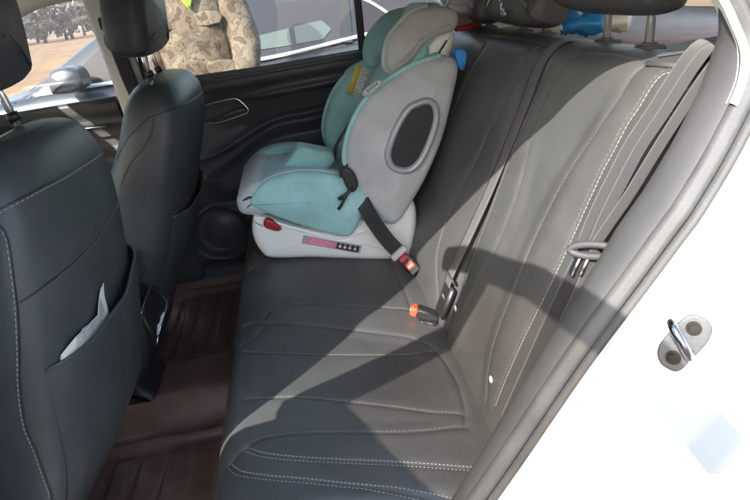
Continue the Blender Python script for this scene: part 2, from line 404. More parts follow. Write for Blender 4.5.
# ------------------------------------------------------------------ upholstery surfaces
def profile(PP, n=20):
    c = cat(PP, n); s = np.r_[0, np.cumsum(np.linalg.norm(np.diff(c, axis=0), axis=1))]
    return c, s
CUSH = [(-.06,.33),(-.10,.40),(-.118,.50),(-.108,.565),(-.065,.600),(.02,.603),(.12,.588),(.25,.562),(.36,.538),(.44,.52)]
BACK = [(.375,.47),(.40,.56),(.455,.70),(.515,.84),(.575,.98),(.625,1.09),(.653,1.141),(.70,1.158),(.76,1.150),(.81,1.12)]
def seg_dist(Y, T, poly):
    d = np.full(Y.shape, 9.)
    for (a, b), (c, e) in zip(poly[:-1], poly[1:]):
        vy, vt = c-a, e-b; L = vy*vy+vt*vt+1e-12
        u = np.clip(((Y-a)*vy+(T-b)*vt)/L, 0, 1)
        d = np.minimum(d, np.hypot(Y-a-u*vy, T-b-u*vt))
    return d
def sstep(x, a, b):
    u = np.clip((x-a)/(b-a), 0, 1); return u*u*(3-2*u)
class Surf:
    def __init__(s, PP, y0, y1, seams, shape, rend=.05, side=.10):
        seams = [(cat(poly, 4).tolist() if len(poly) > 2 else poly, a, b) for poly, a, b in seams]
        s.c, s.s = profile(PP); s.y0, s.y1, s.seams, s.shape, s.rend, s.side = y0, y1, seams, shape, rend, side
        tx = np.gradient(s.c[:, 0], s.s+np.arange(len(s.s))*1e-9); tz = np.gradient(s.c[:, 1], s.s+np.arange(len(s.s))*1e-9)
        L = np.hypot(tx, tz); s.nx, s.nz = -tz/L, tx/L
    def disp(s, Y, T):
        d = s.shape(Y, T)
        for poly, dep, wid in s.seams:
            D = seg_dist(Y, T, poly); d = d-dep*.55*np.exp(-(D/(wid*.62))**2)-dep*.45*np.exp(-(D/(wid*2.2))**2)
        return d
    def pt(s, Y, T, extra=0.):
        Y = np.asarray(Y, float); T = np.asarray(T, float)
        r = s.rend
        def endoff(q):    # q = distance in from the end (may be negative : going down the side)
            th = np.clip((r-q)/r, 0, None)
            ang = np.clip(th, 0, 1)*math.pi/2*.999
            iny = r-r*np.sin(ang); dn = r*(1-np.cos(ang)); dn = dn+np.clip(-q, 0, None)
            return np.where(q < r, iny, q), dn
        q0, d0 = endoff(Y-s.y0); q1, d1 = endoff(s.y1-Y)
        Yo = np.where(Y-s.y0 < r, s.y0+q0, np.where(s.y1-Y < r, s.y1-q1, Y))
        dn = d0+d1
        x = np.interp(T, s.s, s.c[:, 0]); z = np.interp(T, s.s, s.c[:, 1]); nx = np.interp(T, s.s, s.nx); nz = np.interp(T, s.s, s.nz)
        D = s.disp(Y, T)-dn+extra
        return np.stack([x+nx*D, Yo, z+nz*D], -1)
    def mesh(s, step=.0030, zone=None):
        ys = np.arange(s.y0-s.side, s.y1+s.side+1e-6, step); ts = np.arange(0, s.s[-1]+1e-6, step)
        Y, T = np.meshgrid(ys, ts, indexing='ij'); P = s.pt(Y, T)
        mis = zone(Y, T).astype(int) if zone else None
        mb = MB(); mb.grid(P, mis=mis); return mb
    def stitch(s, mb, poly, off=0, dash=.0052, gap=.0032, r=.0009, mi=1, lift=.0006):
        P = cat(poly, 12); d = np.r_[0, np.cumsum(np.linalg.norm(np.diff(P, axis=0), axis=1))]
        T = np.gradient(P, axis=0); T /= np.linalg.norm(T, axis=1)[:, None]+1e-9; Nn = np.c_[T[:, 1], -T[:, 0]]
        P = P+Nn*off; L = 0
        while L < d[-1]-dash:
            q = np.array([[np.interp(L+dash*k/2, d, P[:, 0]), np.interp(L+dash*k/2, d, P[:, 1])] for k in range(3)])
            X = s.pt(q[:, 0], q[:, 1], lift); mb.tube([tuple(p) for p in X], r, 4, mi); L += dash+gap

S = {
'S1':[(0.4996, 0.3446), (0.5373, 0.3658), (0.5526, 0.4219), (0.5383, 0.5429), (0.5174, 0.7147)],
'S2':[(0.505, 0.2852), (0.487, 0.3264), (0.456, 0.4191), (0.426, 0.5312), (0.4, 0.6427), (0.38, 0.694), (0.3354, 0.7314), (0.2364, 0.7477), (0.1413, 0.7404), (0.0796, 0.724)],
'S3':[(0.4, 0.2767), (0.37, 0.3201), (0.34, 0.4158), (0.325, 0.5203), (0.322, 0.628), (0.3273, 0.7293)],
'S4':[(0.212, 0.3072), (0.202, 0.3551), (0.1887, 0.4305), (0.17, 0.5046), (0.148, 0.5957), (0.13, 0.6675), (0.1159, 0.7275)],
'S5':[(0.0501, 0.2886), (0.0721, 0.3149), (0.0853, 0.3407), (0.0877, 0.3752), (0.0829, 0.4516), (0.0754, 0.5379), (0.0725, 0.6267), (0.0797, 0.7211)],
'S6':[(0.0712, 0.3168), (0.0452, 0.3497), (0.0229, 0.4072), (0.0074, 0.487), (-0.0046, 0.5674), (-0.017, 0.6483), (-0.028, 0.7178)],
'S7':[(0.0451, 0.2891), (0.0145, 0.3149), (-0.0116, 0.3674), (-0.0344, 0.4439), (-0.0515, 0.5194), (-0.0655, 0.5953), (-0.0781, 0.6678)],
'end':[(-0.028, 0.7178), (-0.0781, 0.6678)]}
B = {
'B1':[(0.03, 0.7425), (0.0441, 0.7318), (0.0499, 0.7065), (0.0541, 0.6777), (0.0601, 0.6506), (0.0629, 0.6108), (0.0671, 0.5773), (0.0688, 0.5316), (0.0703, 0.4679), (0.0715, 0.4107), (0.0739, 0.3525), (0.0773, 0.3026), (0.0798, 0.2443), (0.0805, 0.1832), (0.0807, 0.1089)],
'B2':[(0.1037, 0.7382), (0.106, 0.7062), (0.1106, 0.6678), (0.1233, 0.6226), (0.1483, 0.5605), (0.1626, 0.5085), (0.1699, 0.455), (0.1744, 0.3988), (0.1739, 0.3638), (0.1703, 0.3077), (0.1689, 0.2399), (0.1628, 0.1818), (0.145, 0.1369), (0.1163, 0.0921)],
'B3':[(0.2792, 0.7527), (0.3229, 0.717), (0.3459, 0.6557), (0.3409, 0.5731), (0.3188, 0.5141), (0.3037, 0.4471), (0.3034, 0.3742), (0.3096, 0.3093), (0.3247, 0.2487), (0.3352, 0.1696)],
'B4':[(0.3896, 0.7226), (0.3901, 0.6681), (0.3924, 0.6098), (0.3950, 0.5323), (0.3934, 0.4516), (0.3922, 0.3785), (0.3931, 0.3115), (0.3903, 0.2577), (0.3801, 0.1789), (.37, .09)],
'B5':[(0.4832, 0.74), (0.5086, 0.6766), (0.5373, 0.5621), (0.548, 0.5295), (0.5683, 0.4389), (0.5996, 0.3569), (0.6133, 0.269), (0.6031, 0.1964), (0.573, 0.1602), (0.5175, 0.1209), (0.4469, 0.0796)],
'B6':[(0.7733, 0.7165), (0.8065, 0.6626), (0.8289, 0.5728), (0.8559, 0.4666), (0.8821, 0.4127), (0.8942, 0.2914), (0.8687, 0.1898), (0.8231, 0.1151)]}
def mirror(poly, c=1.32): return [(c-y, t) for y, t in poly]
def split_line(poly): 
    return ([p[0] for p in sorted(poly, key=lambda q: q[1])], [p[1] for p in sorted(poly, key=lambda q: q[1])])
def yat(poly, T):
    a = np.array(sorted(poly, key=lambda q: q[1])); return np.interp(T, a[:, 1], a[:, 0])
def cush_shape(Y, T):
    lo = yat(S['S5'], T); hi = yat(S['S2'][:6], T)
    a = sstep(Y, lo-.02, lo+.035)*(1-sstep(Y, hi-.035, hi+.015))*(1-sstep(T, .66, .74))*sstep(T, .27, .36)
    Ym = 1.32-Y
    b = sstep(Ym, lo-.02, lo+.035)*(1-sstep(Ym, hi-.035, hi+.015))*(1-sstep(T, .66, .74))*sstep(T, .27, .36)
    d = -.006*(a+b)
    # soft puckers of the padding between the seams
    d = d+.0005*np.sin(Y*41+T*13)*np.sin(T*23+1.0)
    d = d+.004*np.exp(-((Y-.47)/.05)**2)*sstep(T, .28, .4)*(1-sstep(T, .6, .74))
    return d
def back_shape(Y, T):
    b2 = yat(B['B2'], T); b3 = yat(B['B3'], T); b4 = yat(B['B4'], T)
    def one(Y):
        return -.008*sstep(Y, b2-.005, b2+.05)*(1-sstep(Y, b3-.045, b3+.01))*(1-sstep(T, .60, .72))*sstep(T, .05, .16) \
            + .009*np.exp(-((Y-(b2+.07)/2-.005)/.04)**2)*sstep(T, .04, .2)*(1-sstep(T, .62, .76))
    d = one(Y)+one(1.32-Y)
    g = np.exp(-((Y-(b4+.035))/.022)**2)*(1-sstep(T, .66, .76)); d = d-.016*g      # trough where the middle belt runs
    d = d+.0005*np.sin(Y*37+T*17)*np.sin(T*19)
    return d
cush_seams = [(S['S1'], .0035, .004), (S['S2'], .004, .005), (S['S3'], .003, .0035), (S['S4'], .0045, .005), (S['S5'], .005, .005), (S['S6'], .004, .0045), (S['S7'], .004, .0045),
    (S['end'], .004, .005), (mirror(S['S2']), .006, .006), (mirror(S['S3']), .003, .0035), (mirror(S['S4']), .0045, .005), (mirror(S['S5']), .005, .005), (mirror(S['S6']), .004, .0045),
    ([(.5174, .7147), (.60, .72), (.80, .7147)], .0035, .004), ([(0.4996, 0.3446), (.44, .33), (0.4114, 0.2767)], .002, .004)]
back_seams = [(B['B1'], .004, .0045), (B['B2'], .005, .006), (B['B3'], .0035, .006), (B['B4'], .013, .0035), (B['B5'], .004, .005), (B['B6'], .004, .005),
    (mirror(B['B1']), .004, .0045), (mirror(B['B2']), .005, .006), ([(.43, .745), (.60, .752), (.80, .745)], .003, .005), ([(.10, .752), (.20, .757), (.30, .7527)], .003, .005)]
Cs = Surf(CUSH, -.105, 1.40, cush_seams, cush_shape, rend=.05, side=.12)
Bs = Surf(BACK, -.005, 1.33, back_seams, back_shape, rend=.045, side=.10)

# ------------------------------------------------------------------ rear bench
bench = empty('rear_bench', (.16, .66, .33), 'dark grey leather rear bench with pale stitching, carrying the child seat', 'rear seat')
def zc(Y, T):
    lo = yat(S['S4'], T); hi = yat(S['S2'][:6], T)
    return ((Y > lo+.004) & (Y < hi-.004) & (T > .34) & (T < .72)) | ((1.32-Y > lo+.004) & (1.32-Y < hi-.004) & (T > .34) & (T < .72))
mb = Cs.mesh(zone=lambda Y, T: np.where(zc(Y, T), 2, 0)[:, :])
for k in ('S6', 'S7'):
    Cs.stitch(mb, S[k], .0045, r=.0008, dash=.004, gap=.0028); Cs.stitch(mb, S[k], -.0045, r=.0006, dash=.004, gap=.0028)
for k in ('S1', 'S3', 'S4'): Cs.stitch(mb, S[k], .003, r=.0007, mi=3, gap=.0022)
Cs.stitch(mb, S['S5'], .004, r=.0007, mi=3)
for k in ('S3', 'S4', 'S6'): Cs.stitch(mb, mirror(S[k]), .003, r=.0007, mi=3)
cushion = mb.build('cushion', [M['leather'], M['thread'], M['perf'], M['dthread']], bench)
def zb(Y, T):
    lo = yat(B['B2'], T); hi = yat(B['B3'], T)
    return ((Y > lo+.006) & (Y < hi-.006) & (T > .16) & (T < .40))
mb = Bs.mesh()
Bs.stitch(mb, B['B1'], .004, r=.00065, dash=.006, gap=.0014); Bs.stitch(mb, B['B1'], -.0045, r=.0006, mi=3)
for k in ('B2', 'B3'): Bs.stitch(mb, B[k], .004, r=.00045, mi=3, gap=.0015)
Bs.stitch(mb, B['B5'], .004, r=.0009, mi=3, gap=.002); Bs.stitch(mb, B['B5'], -.004, r=.0006, mi=3, gap=.002); Bs.stitch(mb, B['B6'], .004, r=.0008, mi=3, gap=.002)
Bs.stitch(mb, [(0.010, 0.742), (0.018, 0.725), (.020, .70), (.018, .655), (.020, .61), (.022, .56)], 0, r=.0007, mi=1, dash=.0030, gap=.0042)
Bs.stitch(mb, [(0.004, 0.742), (0.011, 0.725), (.013, .70), (.011, .655), (.013, .61), (.015, .56)], 0, r=.0007, mi=1, dash=.0030, gap=.0042)
backrest = mb.build('backrest', [M['leather'], M['thread'], M['perf'], M['dthread']], bench)
# child-anchor buttons (small white studs)
for (y, t) in ((.1114, .143), (.3861, .1429)):
    p = Bs.pt(y, t, .002); mb = MB(); ellipsoid(mb, p, (.003, .006, .008), 12); mb.build('anchor_stud', M['wplastic'], bench)
# headrests of the bench
def bench_headrest(yc, zb_, h=.20, w=.30, xm=.725):
    ol = [(-w/2, .03), (-w/2+.03, .005), (0, 0), (w/2-.03, .005), (w/2, .03), (w/2-.005, h*.6), (w/2-.04, h*.95), (0, h), (-w/2+.04, h*.95), (-w/2+.005, h*.6)]
    mb = MB(); pillow(mb, ol, -.05, .05, r=.035, inflate=.012, n=8)
    rot = Matrix.Rotation(R(90), 3, 'Z'); til = Matrix.Rotation(R(18), 3, 'Y')
    mb.v = [tuple(til @ (rot @ Vector(v))+Vector((xm, yc, zb_))) for v in mb.v]
    o = mb.build('headrest', M['leather'], bench)
    pc = {1.212: .258, 1.176: .655, 1.172: 1.04}[zb_]
    for s in (-1, 1):
        mb = MB(); y = pc+s*.066; mb.tube([(.727, y, 1.145), (xm+.03, y, zb_+.09)], .0072, 12); mb.build('headrest_post', M['post'], o)
        mb = MB(); mb.box((.730, y, 1.157), (.034, .046, .010), (0, R(3), 0), bev=.004); mb.tube([(.728, y, 1.155), (.729, y, 1.166)], .011, 12); mb.build('post_collar', M['greyplastic'], o)
    return o
h1 = bench_headrest(.285, 1.212, w=.32, xm=.70)
h2 = bench_headrest(.675, 1.176, w=.31, xm=.70)
h3 = bench_headrest(1.06, 1.172, w=.33, xm=.70)
# bright woven tag hanging on the middle headrest
mb = MB()
for k in range(14):
    a = random.uniform(-.014, .014); b = random.uniform(-.02, .02)
    mb.box((.6515-b*.3, .665+a, 1.226+b), (.002, random.uniform(.002, .006), random.uniform(.004, .012)), (random.uniform(-.6, .6), 0, 0))
mb.build('headrest_emblem', M['chrome'], h2)

# buckles
def buckle(c, d, name='belt_buckle', parent=None):
    d = Vector(d).normalized(); zax = d; yax = Vector((0, 1, 0)); yax = (yax-zax*yax.dot(zax)).normalized(); xax = yax.cross(zax)
    rot = Matrix((xax, yax, zax)).transposed(); mb = MB(); mb.box(c, (.026, .036, .062), rot, bev=.005)
    o = mb.build(name, M['blackplastic'], parent, angle=40)
    c2 = Vector(c)+zax*.030; mb = MB(); mb.box(c2-xax*.002, (.024, .032, .026), rot, bev=.004); 
    mb.box(c2+zax*.0133-xax*.002, (.003, .012, .0012), rot, mi=1)
    mb.build('release_button', [M['red'], M['icon']], o, angle=40); return o
p = Cs.pt(.475, .752)
well = MB(); pillow(well, [(-.030, -.022), (.030, -.022), (.034, 0), (.030, .022), (-.030, .022), (-.034, 0)], -.006, .004, r=.003, n=4)
nrm = (R(-90), 0, 0)
wm = Matrix.Translation(p+np.array((0, 0, .002))) @ Matrix.Rotation(R(12), 4, 'Y') @ Matrix.Rotation(R(90), 4, 'X') @ Matrix.Rotation(R(70), 4, 'Y')
well.v = [tuple(wm @ Vector(v)) for v in well.v]; well.build('buckle_well', M['blackplastic'], bench)
buckle((p[0]-.004, .475, p[2]+.012), (-.85, .25, .42), parent=bench)

# ------------------------------------------------------------------ seat belts of the bench
def on_back(y, t, e): return tuple(Bs.pt(y, t, e))
mid = empty('seat_belt', (.70, .385, 1.16), 'grey seat belt lying in the groove between the near and middle seat backs', 'seat belt')
pts = [on_back(.41, .785, .0), on_back(.412, .752, .004), on_back(.415, .70, .010), on_back(.42, .6, .012), on_back(.427, .5, .012), on_back(.435, .4, .012), on_back(.442, .3, .012), on_back(.447, .2, .012), on_back(.44, .15, .012)]
ribbon(pts, [0, 1, .0], .043).build('webbing', M['beltgrey'], mid)
mb = MB(); q = Bs.pt(.447, .192, .010); mb.box(q, (.006, .062, .020), (0, R(-23), 0), bev=.0025); mb.build('belt_tongue', M['greyplastic'], mid, angle=40)
mb = MB(); q = Bs.pt(.437, .135, .008); mb.box(q, (.016, .056, .085), (0, R(23), 0), bev=.006); o = mb.build('anchor_cover', M['blackplastic'], mid, angle=40)
mb = MB(); q = Bs.pt(.437, .142, .0165)
ringp = [tuple(q+np.array([math.sin(R(23))*math.cos(a)*.012*0+.0, math.sin(a)*.009, math.cos(a)*.009])) for a in np.linspace(0, 2*math.pi, 17)]
mb.tube(ringp, .0009, 5); mb.tube([tuple(q+np.array([0, -.005, .004])), tuple(q+np.array([0, .006, -.004]))], .0009, 5); mb.tube([tuple(q+np.array([0, 0, .009])), tuple(q+np.array([0, 0.002, -.002])), tuple(q+np.array([0, -.004, -.008]))], .0009, 5)
mb.build('round_symbol', M['dthread'], o)

near = empty('seat_belt', (.66, .0, 1.15), 'long pale grey seat belt doubled back through a guide loop beside the open doorway', 'seat belt')
# belt guide plate on the shoulder
mb = MB(); mb.box((.683, .060, 1.156), (.046, .072, .010), (0, R(-14), R(8)), bev=.004); mb.box((.735, .042, 1.160), (.060, .058, .010), (0, R(2), R(8)), bev=.004)
mb.tube([(.672, .080, 1.161), (.700, .05, 1.166), (.735, .03, 1.166)], .006, 8, flat=.5)
mb.build('shoulder_guide', M['greyplastic'], near, angle=40)
wn = [.66, -.62, -.22]
up1 = [(.735, .02, 1.172), (.700, .012, 1.180), (.664, -.002, 1.160), (.618, -.012, 1.104), (.586, -.014, 1.060), (.560, -.014, 1.009), (.540, -.014, .967), (.524, -.012, .922)]
up2 = [(.745, .0, 1.165), (.712, -.012, 1.172), (.676, -.026, 1.150), (.632, -.034, 1.096), (.602, -.036, 1.051), (.572, -.034, .998), (.550, -.030, .961), (.528, -.024, .920)]
def shift(P_, k): return [tuple(np.array(p)+np.array(wn)*k+np.array((-.10, -.15, .05))*abs(k)*1.5) for p in P_]
ribbon(shift(up1, .006), wn, .015).build('webbing', M['belt'], near)
ribbon(shift(up1, -.010), wn, .014).build('webbing', M['belt'], near)
ribbon(shift(up2, -.003), wn, .014, th=.003).build('webbing', M['belt'], near)
lo1 = [(.525, -.016, .922), (.510, -.010, .885), (.484, -.006, .820), (.442, -.002, .715), (.397, .004, .599)]
ribbon(lo1, wn, .026).build('webbing', M['beltdark'], near)
lo2 = [(.528, -.026, .920), (.518, -.024, .885), (.494, -.020, .820), (.452, -.014, .715), (.405, -.004, .599)]
ribbon(lo2, wn, .014).build('webbing', M['belt'], near)
q = np.array((.522, -.030, .922))
mb = MB(); ringp = [tuple(q+np.array([-.022*math.sin(a)+.003*math.cos(a), .024*math.sin(a), .009*math.cos(a)-.004*math.sin(a)])) for a in np.linspace(0, 2*math.pi, 25)]
mb.tube(ringp, .0055, 10, cap=False); mb.build('guide_loop', M['greyplastic'], near)
mb = MB(); q2 = np.array((.505, -.012, .893)); mb.box(q2, (.004, .012, .036), (0, R(23), R(0)), bev=.0018); mb.box(q2+np.array((.006, -.014, .004)), (.004, .009, .030), (0, R(23), 0), bev=.0018); mb.build('belt_tongue', M['chrome'], near, angle=40)

# ------------------------------------------------------------------ door opening of the car body
LIP = [(-.42,.33),(-.12,.33),(.06,.35),(.20,.44),(.325,.609),(.453,.809),(.530,.918),(.588,1.0),(.650,1.080),(.694,1.15),(.694,1.215),(.640,1.295),(.46,1.368),(.18,1.399),(0,1.407),(-.17,1.408),(-.215,1.385),(-.235,1.25),(-.27,1.08),(-.305,.92),(-.39,.76),(-.43,.55)]
L2 = cat(LIP, 10, True)
def ylip(z): return -.15+.135*np.clip((z-1.0)/.40, 0, 1)**1.2
T2 = np.roll(L2, -1, 0)-np.roll(L2, 1, 0); T2 /= np.linalg.norm(T2, axis=1)[:, None]; N2 = np.c_[T2[:, 1], -T2[:, 0]]
def sweep(section, rng=None, clo=True, mbx=None, mi=0, taper=None):
    idx = range(len(L2)) if rng is None else rng
    P = []
    for i in idx:
        x, z = L2[i]; nx, nz = N2[i]; n0_, d0_ = section[0]
        k = 1. if taper is None else 1-.97*float(np.clip((i-taper[0])/(taper[1]-taper[0]), 0, 1))**1.5
        if taper is not None: k *= .50+.50*float(np.clip((i-38)/26, 0, 1))
        P.append([(x+nx*(n0_+(n-n0_)*k), ylip(z)+d0_+(dy-d0_)*k, z+nz*(n0_+(n-n0_)*k)) for n, dy in section])
    m = mbx or MB(); m.grid(np.array(P), closed_u=(rng is None), mi=mi); return m
car = empty('parked_car', (.3, .66, 0), 'white car seen from its open rear doorway, with grey cabin trim', 'car')
jamb = sweep([(.001, .0), (.008, -.012), (.012, -.035), (.030, -.052), (.060, -.075), (.085, -.110), (.094, -.150), (.110, -.168), (.20, -.176), (.34, -.185), (.55, -.17)], rng=range(0, 96))
body = jamb.build('body_side', M['white'], car)
rest = sweep([(.001, .0), (.010, -.018), (.035, -.04), (.055, -.06), (.06, .02)], rng=list(range(95, len(L2)))+[0, 1]); rest.build('door_frame', M['white'], car)
rest = sweep([(-.001, -.006), (.006, .0), (.005, .009), (-.002, .014), (-.009, .012), (-.012, .006), (-.016, .011), (-.022, .014), (-.026, .020), (-.024, .027)]); rest.build('door_seal', M['seal'], car)
inner = sweep([(-.021, .024), (-.025, .030), (-.029, .045), (-.031, .062), (-.029, .080), (-.020, .090), (.04, .098)], rng=range(0, 109), taper=(88, 106)); inner.build('wheel_arch_trim', M['greyplastic'], car)
# upper lining : pale strip following the back corner of the opening, then the pillar cover behind it
strip = sweep([(-.024, .013), (-.030, .015), (-.031, .020), (-.025, .024)], rng=range(84, 150)); strip.build('pale_edge_trim', M['lightseal'], car)
cover = sweep([(-.026, .028), (-.020, .050), (0, .075), (.08, .11), (.20, .15)], rng=range(84, 150)); cover.build('pillar_cover', M['lining'], car)

# striker on the jamb
def jamb_point(i, n):
    pass
strk = MB(); 
SP = Vector((.5439, -.2068, .8753)); fr = Vector((-.505, -.755, .364)).normalized(); SP = SP+fr*.003
ax = Vector((.55, -.10, .83)); ax = (ax-fr*ax.dot(fr)).normalized(); bx = fr.cross(ax)
SR = Matrix((ax, bx, fr)).transposed()
def sp(a, b, c): return tuple(SP+ax*a+bx*b+fr*c)
plate = [(-.036, -.008), (-.030, -.017), (-.008, -.019), (.018, -.019), (.034, -.012), (.037, .002), (.030, .015), (.004, .019), (-.022, .017), (-.035, .006)]
strk = MB(); pillow(strk, plate, -.0025, .0025, r=.0018, n=5); strk.v = [sp(v[0], v[2], -v[1]) for v in strk.v]
striker = strk.build('striker', M['steel'], car)
mb = MB(); mb.tube([sp(-.006, -.012, .002), sp(-.008, -.013, .016), sp(-.006, -.010, .026), sp(.002, .004, .030), sp(.010, .020, .030), sp(.014, .026, .022), sp(.014, .024, .002)], .0056, 10); mb.build('striker_loop', M['loopsteel'], striker)
for a, b in ((.021, .002), (-.021, -.002)):
    mb = MB(); mb.tube([sp(a, b, .002), sp(a, b, .0055)], .0085, 18); mb.tube([sp(a, b, .005), sp(a, b, .009)], .0058, 6); mb.build('striker_bolt', M['boltsteel'], striker, angle=35)

# structure of the shell around the cabin (closed so that light only enters where it does in a car)
mb = MB(); mb.box((-.05, .69, 1.435), (1.72, 1.40, .02), bev=.008); mb.build('roof_lining', M['headliner'], car)
mb = MB()
rp = []
for x in np.linspace(-.93, 1.15, 16):
    rp.append([(x, y, 1.452+.035*math.sin(math.pi*(y+.08)/1.54)-.10*max(0, (x-.7))**2*1.5-.10*max(0, (-.5-x))**2*2) for y in np.linspace(-.08, 1.46, 10)])
mb.grid(np.array(rp)); mb.build('roof', M['white'], car)
mb = MB(); mb.box((-.1, .68, .27), (2.4, 1.62, .02)); mb.build('cabin_floor', M['carpet'], car)
mb = MB(); mb.box((-1.35, .68, .62), (.06, 1.6, .74)); mb.box((-1.15, .68, .86), (.42, 1.5, .20), bev=.05); mb.build('dashboard', M['blackplastic'], car, angle=40)
mb = MB(); mb.box((1.13, .66, 1.108), (.76, 1.40, .02), bev=.006); mb.box((.80, .66, 1.115), (.07, 1.36, .03), bev=.01); mb.build('parcel_shelf', [M['shelf']], car)
mb = MB(); mb.box((.845, .105, 1.140), (.095, .10, .008), (0, 0, R(5)), bev=.003); mb.box((.845, .105, 1.146), (.070, .07, .008), (0, 0, R(5)), mi=1, bev=.002); mb.build('shelf_socket', [M['greyplastic'], M['blackplastic']], car)
mb = MB(); mb.box((.90, .15, 1.133), (.22, .34, .012), (0, R(-1), R(4)), bev=.005); mb.build('shelf_side_trim', M['greyplastic'], car)
mb = MB(); mb.box((1.02, .66, .7), (.04, 1.5, .82)); mb.build('boot_wall', M['carpet'], car)
mb = MB(); a = Vector((1.50, 0, 1.12)); b_ = Vector((1.12, 0, 1.41))
mb.box(((a+b_)/2+Vector((0, .68, 0))), (.005, 1.30, (a-b_).length), (0, math.atan2(b_.x-a.x, b_.z-a.z), 0)); mb.build('rear_window', M['glass'], car)
mb = MB(); mb.box((-1.16, .68, 1.21), (.005, 1.34, .60), (0, R(50), 0)); mb.build('windscreen', M['glass'], car)
mb = MB(); mb.box((1.62, .68, .78), (.24, 1.56, .62), bev=.08); mb.build('tailgate', M['white'], car, angle=50)
mb = MB(); mb.box((-2.05, .68, .78), (1.35, 1.62, .36), bev=.12); mb.build('bonnet', M['white'], car, angle=50)
for yy in (-.02, 1.40):                                                # roof rails, front and rear pillars
    mb = MB(); mb.tube([tuple(p) for p in cat([(-1.45, yy+(.0 if yy < 0 else .03), 1.02), (-1.1, yy, 1.24), (-.73, yy+.02, 1.372), (-.52, yy, 1.412), (0, yy-.02, 1.43), (.5, yy-.02, 1.42), (1.0, yy-.01, 1.39), (1.50, yy+.02, 1.12)], 8)], .033, 12); mb.build('roof_rail', M['lining'], car)
# near front door zone, closed
fd = MB(); fd.box((-1.0, -.12, .66), (1.0, .10, .72), bev=.03); fd.build('front_door_near', M['white'], car, angle=50)
mb = MB(); mb.box((-.80, -.075, 1.21), (.86, .005, .40), (R(-18), 0, 0)); mb.build('front_window_near', M['tint'], car)
mb = MB(); pillow(mb, [(-.56, .33), (-.44, .33), (-.43, .60), (-.39, .78), (-.318, .92), (-.283, 1.08), (-.250, 1.25), (-.232, 1.39), (-.36, 1.41), (-.47, 1.0), (-.56, .9)], -.135, -.06, r=.012, n=1, smooth=False); mb.v = [(v[0], v[1]+(.135*max(0., min(1., (v[2]-1.0)/.40))**1.2), v[2]) for v in mb.v]; mb.build('centre_pillar', M['white'], car, angle=50)

# centre pillar on the far side, with the front belt
mb = MB(); pillow(mb, [(-.475, 1.42), (-.385, 1.42), (-.372, 1.2), (-.360, 1.0), (-.352, .88), (-.462, .88), (-.462, 1.0), (-.470, 1.2)], 1.375, 1.42, r=.012, n=3); mb.build('pillar_cover', M['lining'], car)
mb = MB(); mb.box((-.40, 1.385, .62), (.13, .05, .58), bev=.015); mb.build('lower_pillar_cover', M['doorplastic'], car, angle=50)
fb = ribbon([(-.415, 1.362, 1.30), (-.405, 1.360, 1.15), (-.385, 1.355, 1.0), (-.37, 1.35, .85), (-.36, 1.345, .6), (-.35, 1.34, .45)], [1, 0, .1], .046)
fo = fb.build('front_seat_belt', M['beltdark']); tag(fo, 'black seat belt hanging down the far centre pillar behind the front headrest', 'seat belt')
mb = MB(); mb.box((-.418, 1.366, 1.30), (.055, .018, .04), bev=.006); mb.build('belt_anchor', M['blackplastic'], fo, angle=40)
# far quarter pillar
mb = MB(); pillow(mb, [(.66, 1.42), (1.1, 1.40), (1.50, 1.13), (.86, 1.09), (.74, 1.16)], 1.35, 1.40, r=.015, n=3); mb.build('quarter_pillar_cover', M['lining'], car)
mb = MB(); mb.box((1.0, 1.37, .74), (.50, .06, .72), bev=.02); mb.build('quarter_trim', M['doorplastic'], car, angle=50)
for yy in (1.46,):
    mb = MB(); mb.box((-.05, 1.475, .64), (2.6, .035, .74), bev=.012); mb.build('far_door_skin', M['white'], car, angle=50)
mb = MB()
for (x, y) in ((1.25, -.12), (1.25, 1.42), (-1.7, -.12), (-1.7, 1.42)):
    pass
for (x, y) in ((1.28, -.13), (1.28, 1.45), (-1.75, -.13), (-1.75, 1.45)):
    mb = MB(); mb.tube([(x, y-.10, .32), (x, y+.10, .32)], .32, 28); w = mb.build('wheel', M['tyre'], car, angle=40)
    mb = MB(); mb.tube([(x, y-.108, .32), (x, y+.108, .32)], .21, 28); mb.build('rim', M['alloy'], w, angle=40)
# sticker on the jamb / quarter
# ------------------------------------------------------------------ open rear door (swung out, left of the view)
TH = R(68)
def dpt(s, z, off=0.):      # s along the door from the hinge, off = towards the cabin side
    lean = .13*max(0, (z-1.0)/.45)
    n = off+lean
    return (-.33+math.cos(TH)*s+math.sin(TH)*n, -.20-math.sin(TH)*s+math.cos(TH)*n, z)
od = empty('car_door', (-.33, -.20, .35), 'open rear door of the white car, swung out on its hinges', 'car door')
def dprism(name, ol, o0, o1, m, par, r=.008):
    mb = MB(); pillow(mb, ol, o0, o1, r=r, smooth=False, n=1, steps=3); mb.v = [dpt(v[0], v[2], v[1]) for v in mb.v]; return mb.build(name, m, par, angle=50)
dprism('door_shell', [(0, .36), (.60, .36), (.80, .50), (.90, .75), (.98, .9), (1.0, 1.04), (.10, 1.04), (.015, .95), (0, .86)], -.05, .0, M['white'], od)  # front top corner cut away to let the sun streak reach the cushion
dprism('door_panel', [(.04, .40), (.56, .40), (.74, .52), (.84, .75), (.90, .9), (.92, 1.05), (.11, 1.05), (.045, .95), (.04, .86)], .0, .04, M['doorplastic'], od)
def fbar(pts, w, m, name, th=.03):
    for a, b in zip(pts[:-1], pts[1:]):
        pass
    L = [Vector(dpt(s, z, -.01)) for s, z in pts]; mb = MB(); mb.tube(L, w/2, 8, flat=1.0); return mb.build(name, m, od)
fbar([(.10, 1.455), (.2, 1.478), (.45, 1.485), (.68, 1.45), (.86, 1.36), (.97, 1.22), (1.0, 1.04)], .062, M['blackplastic'], 'window_frame')
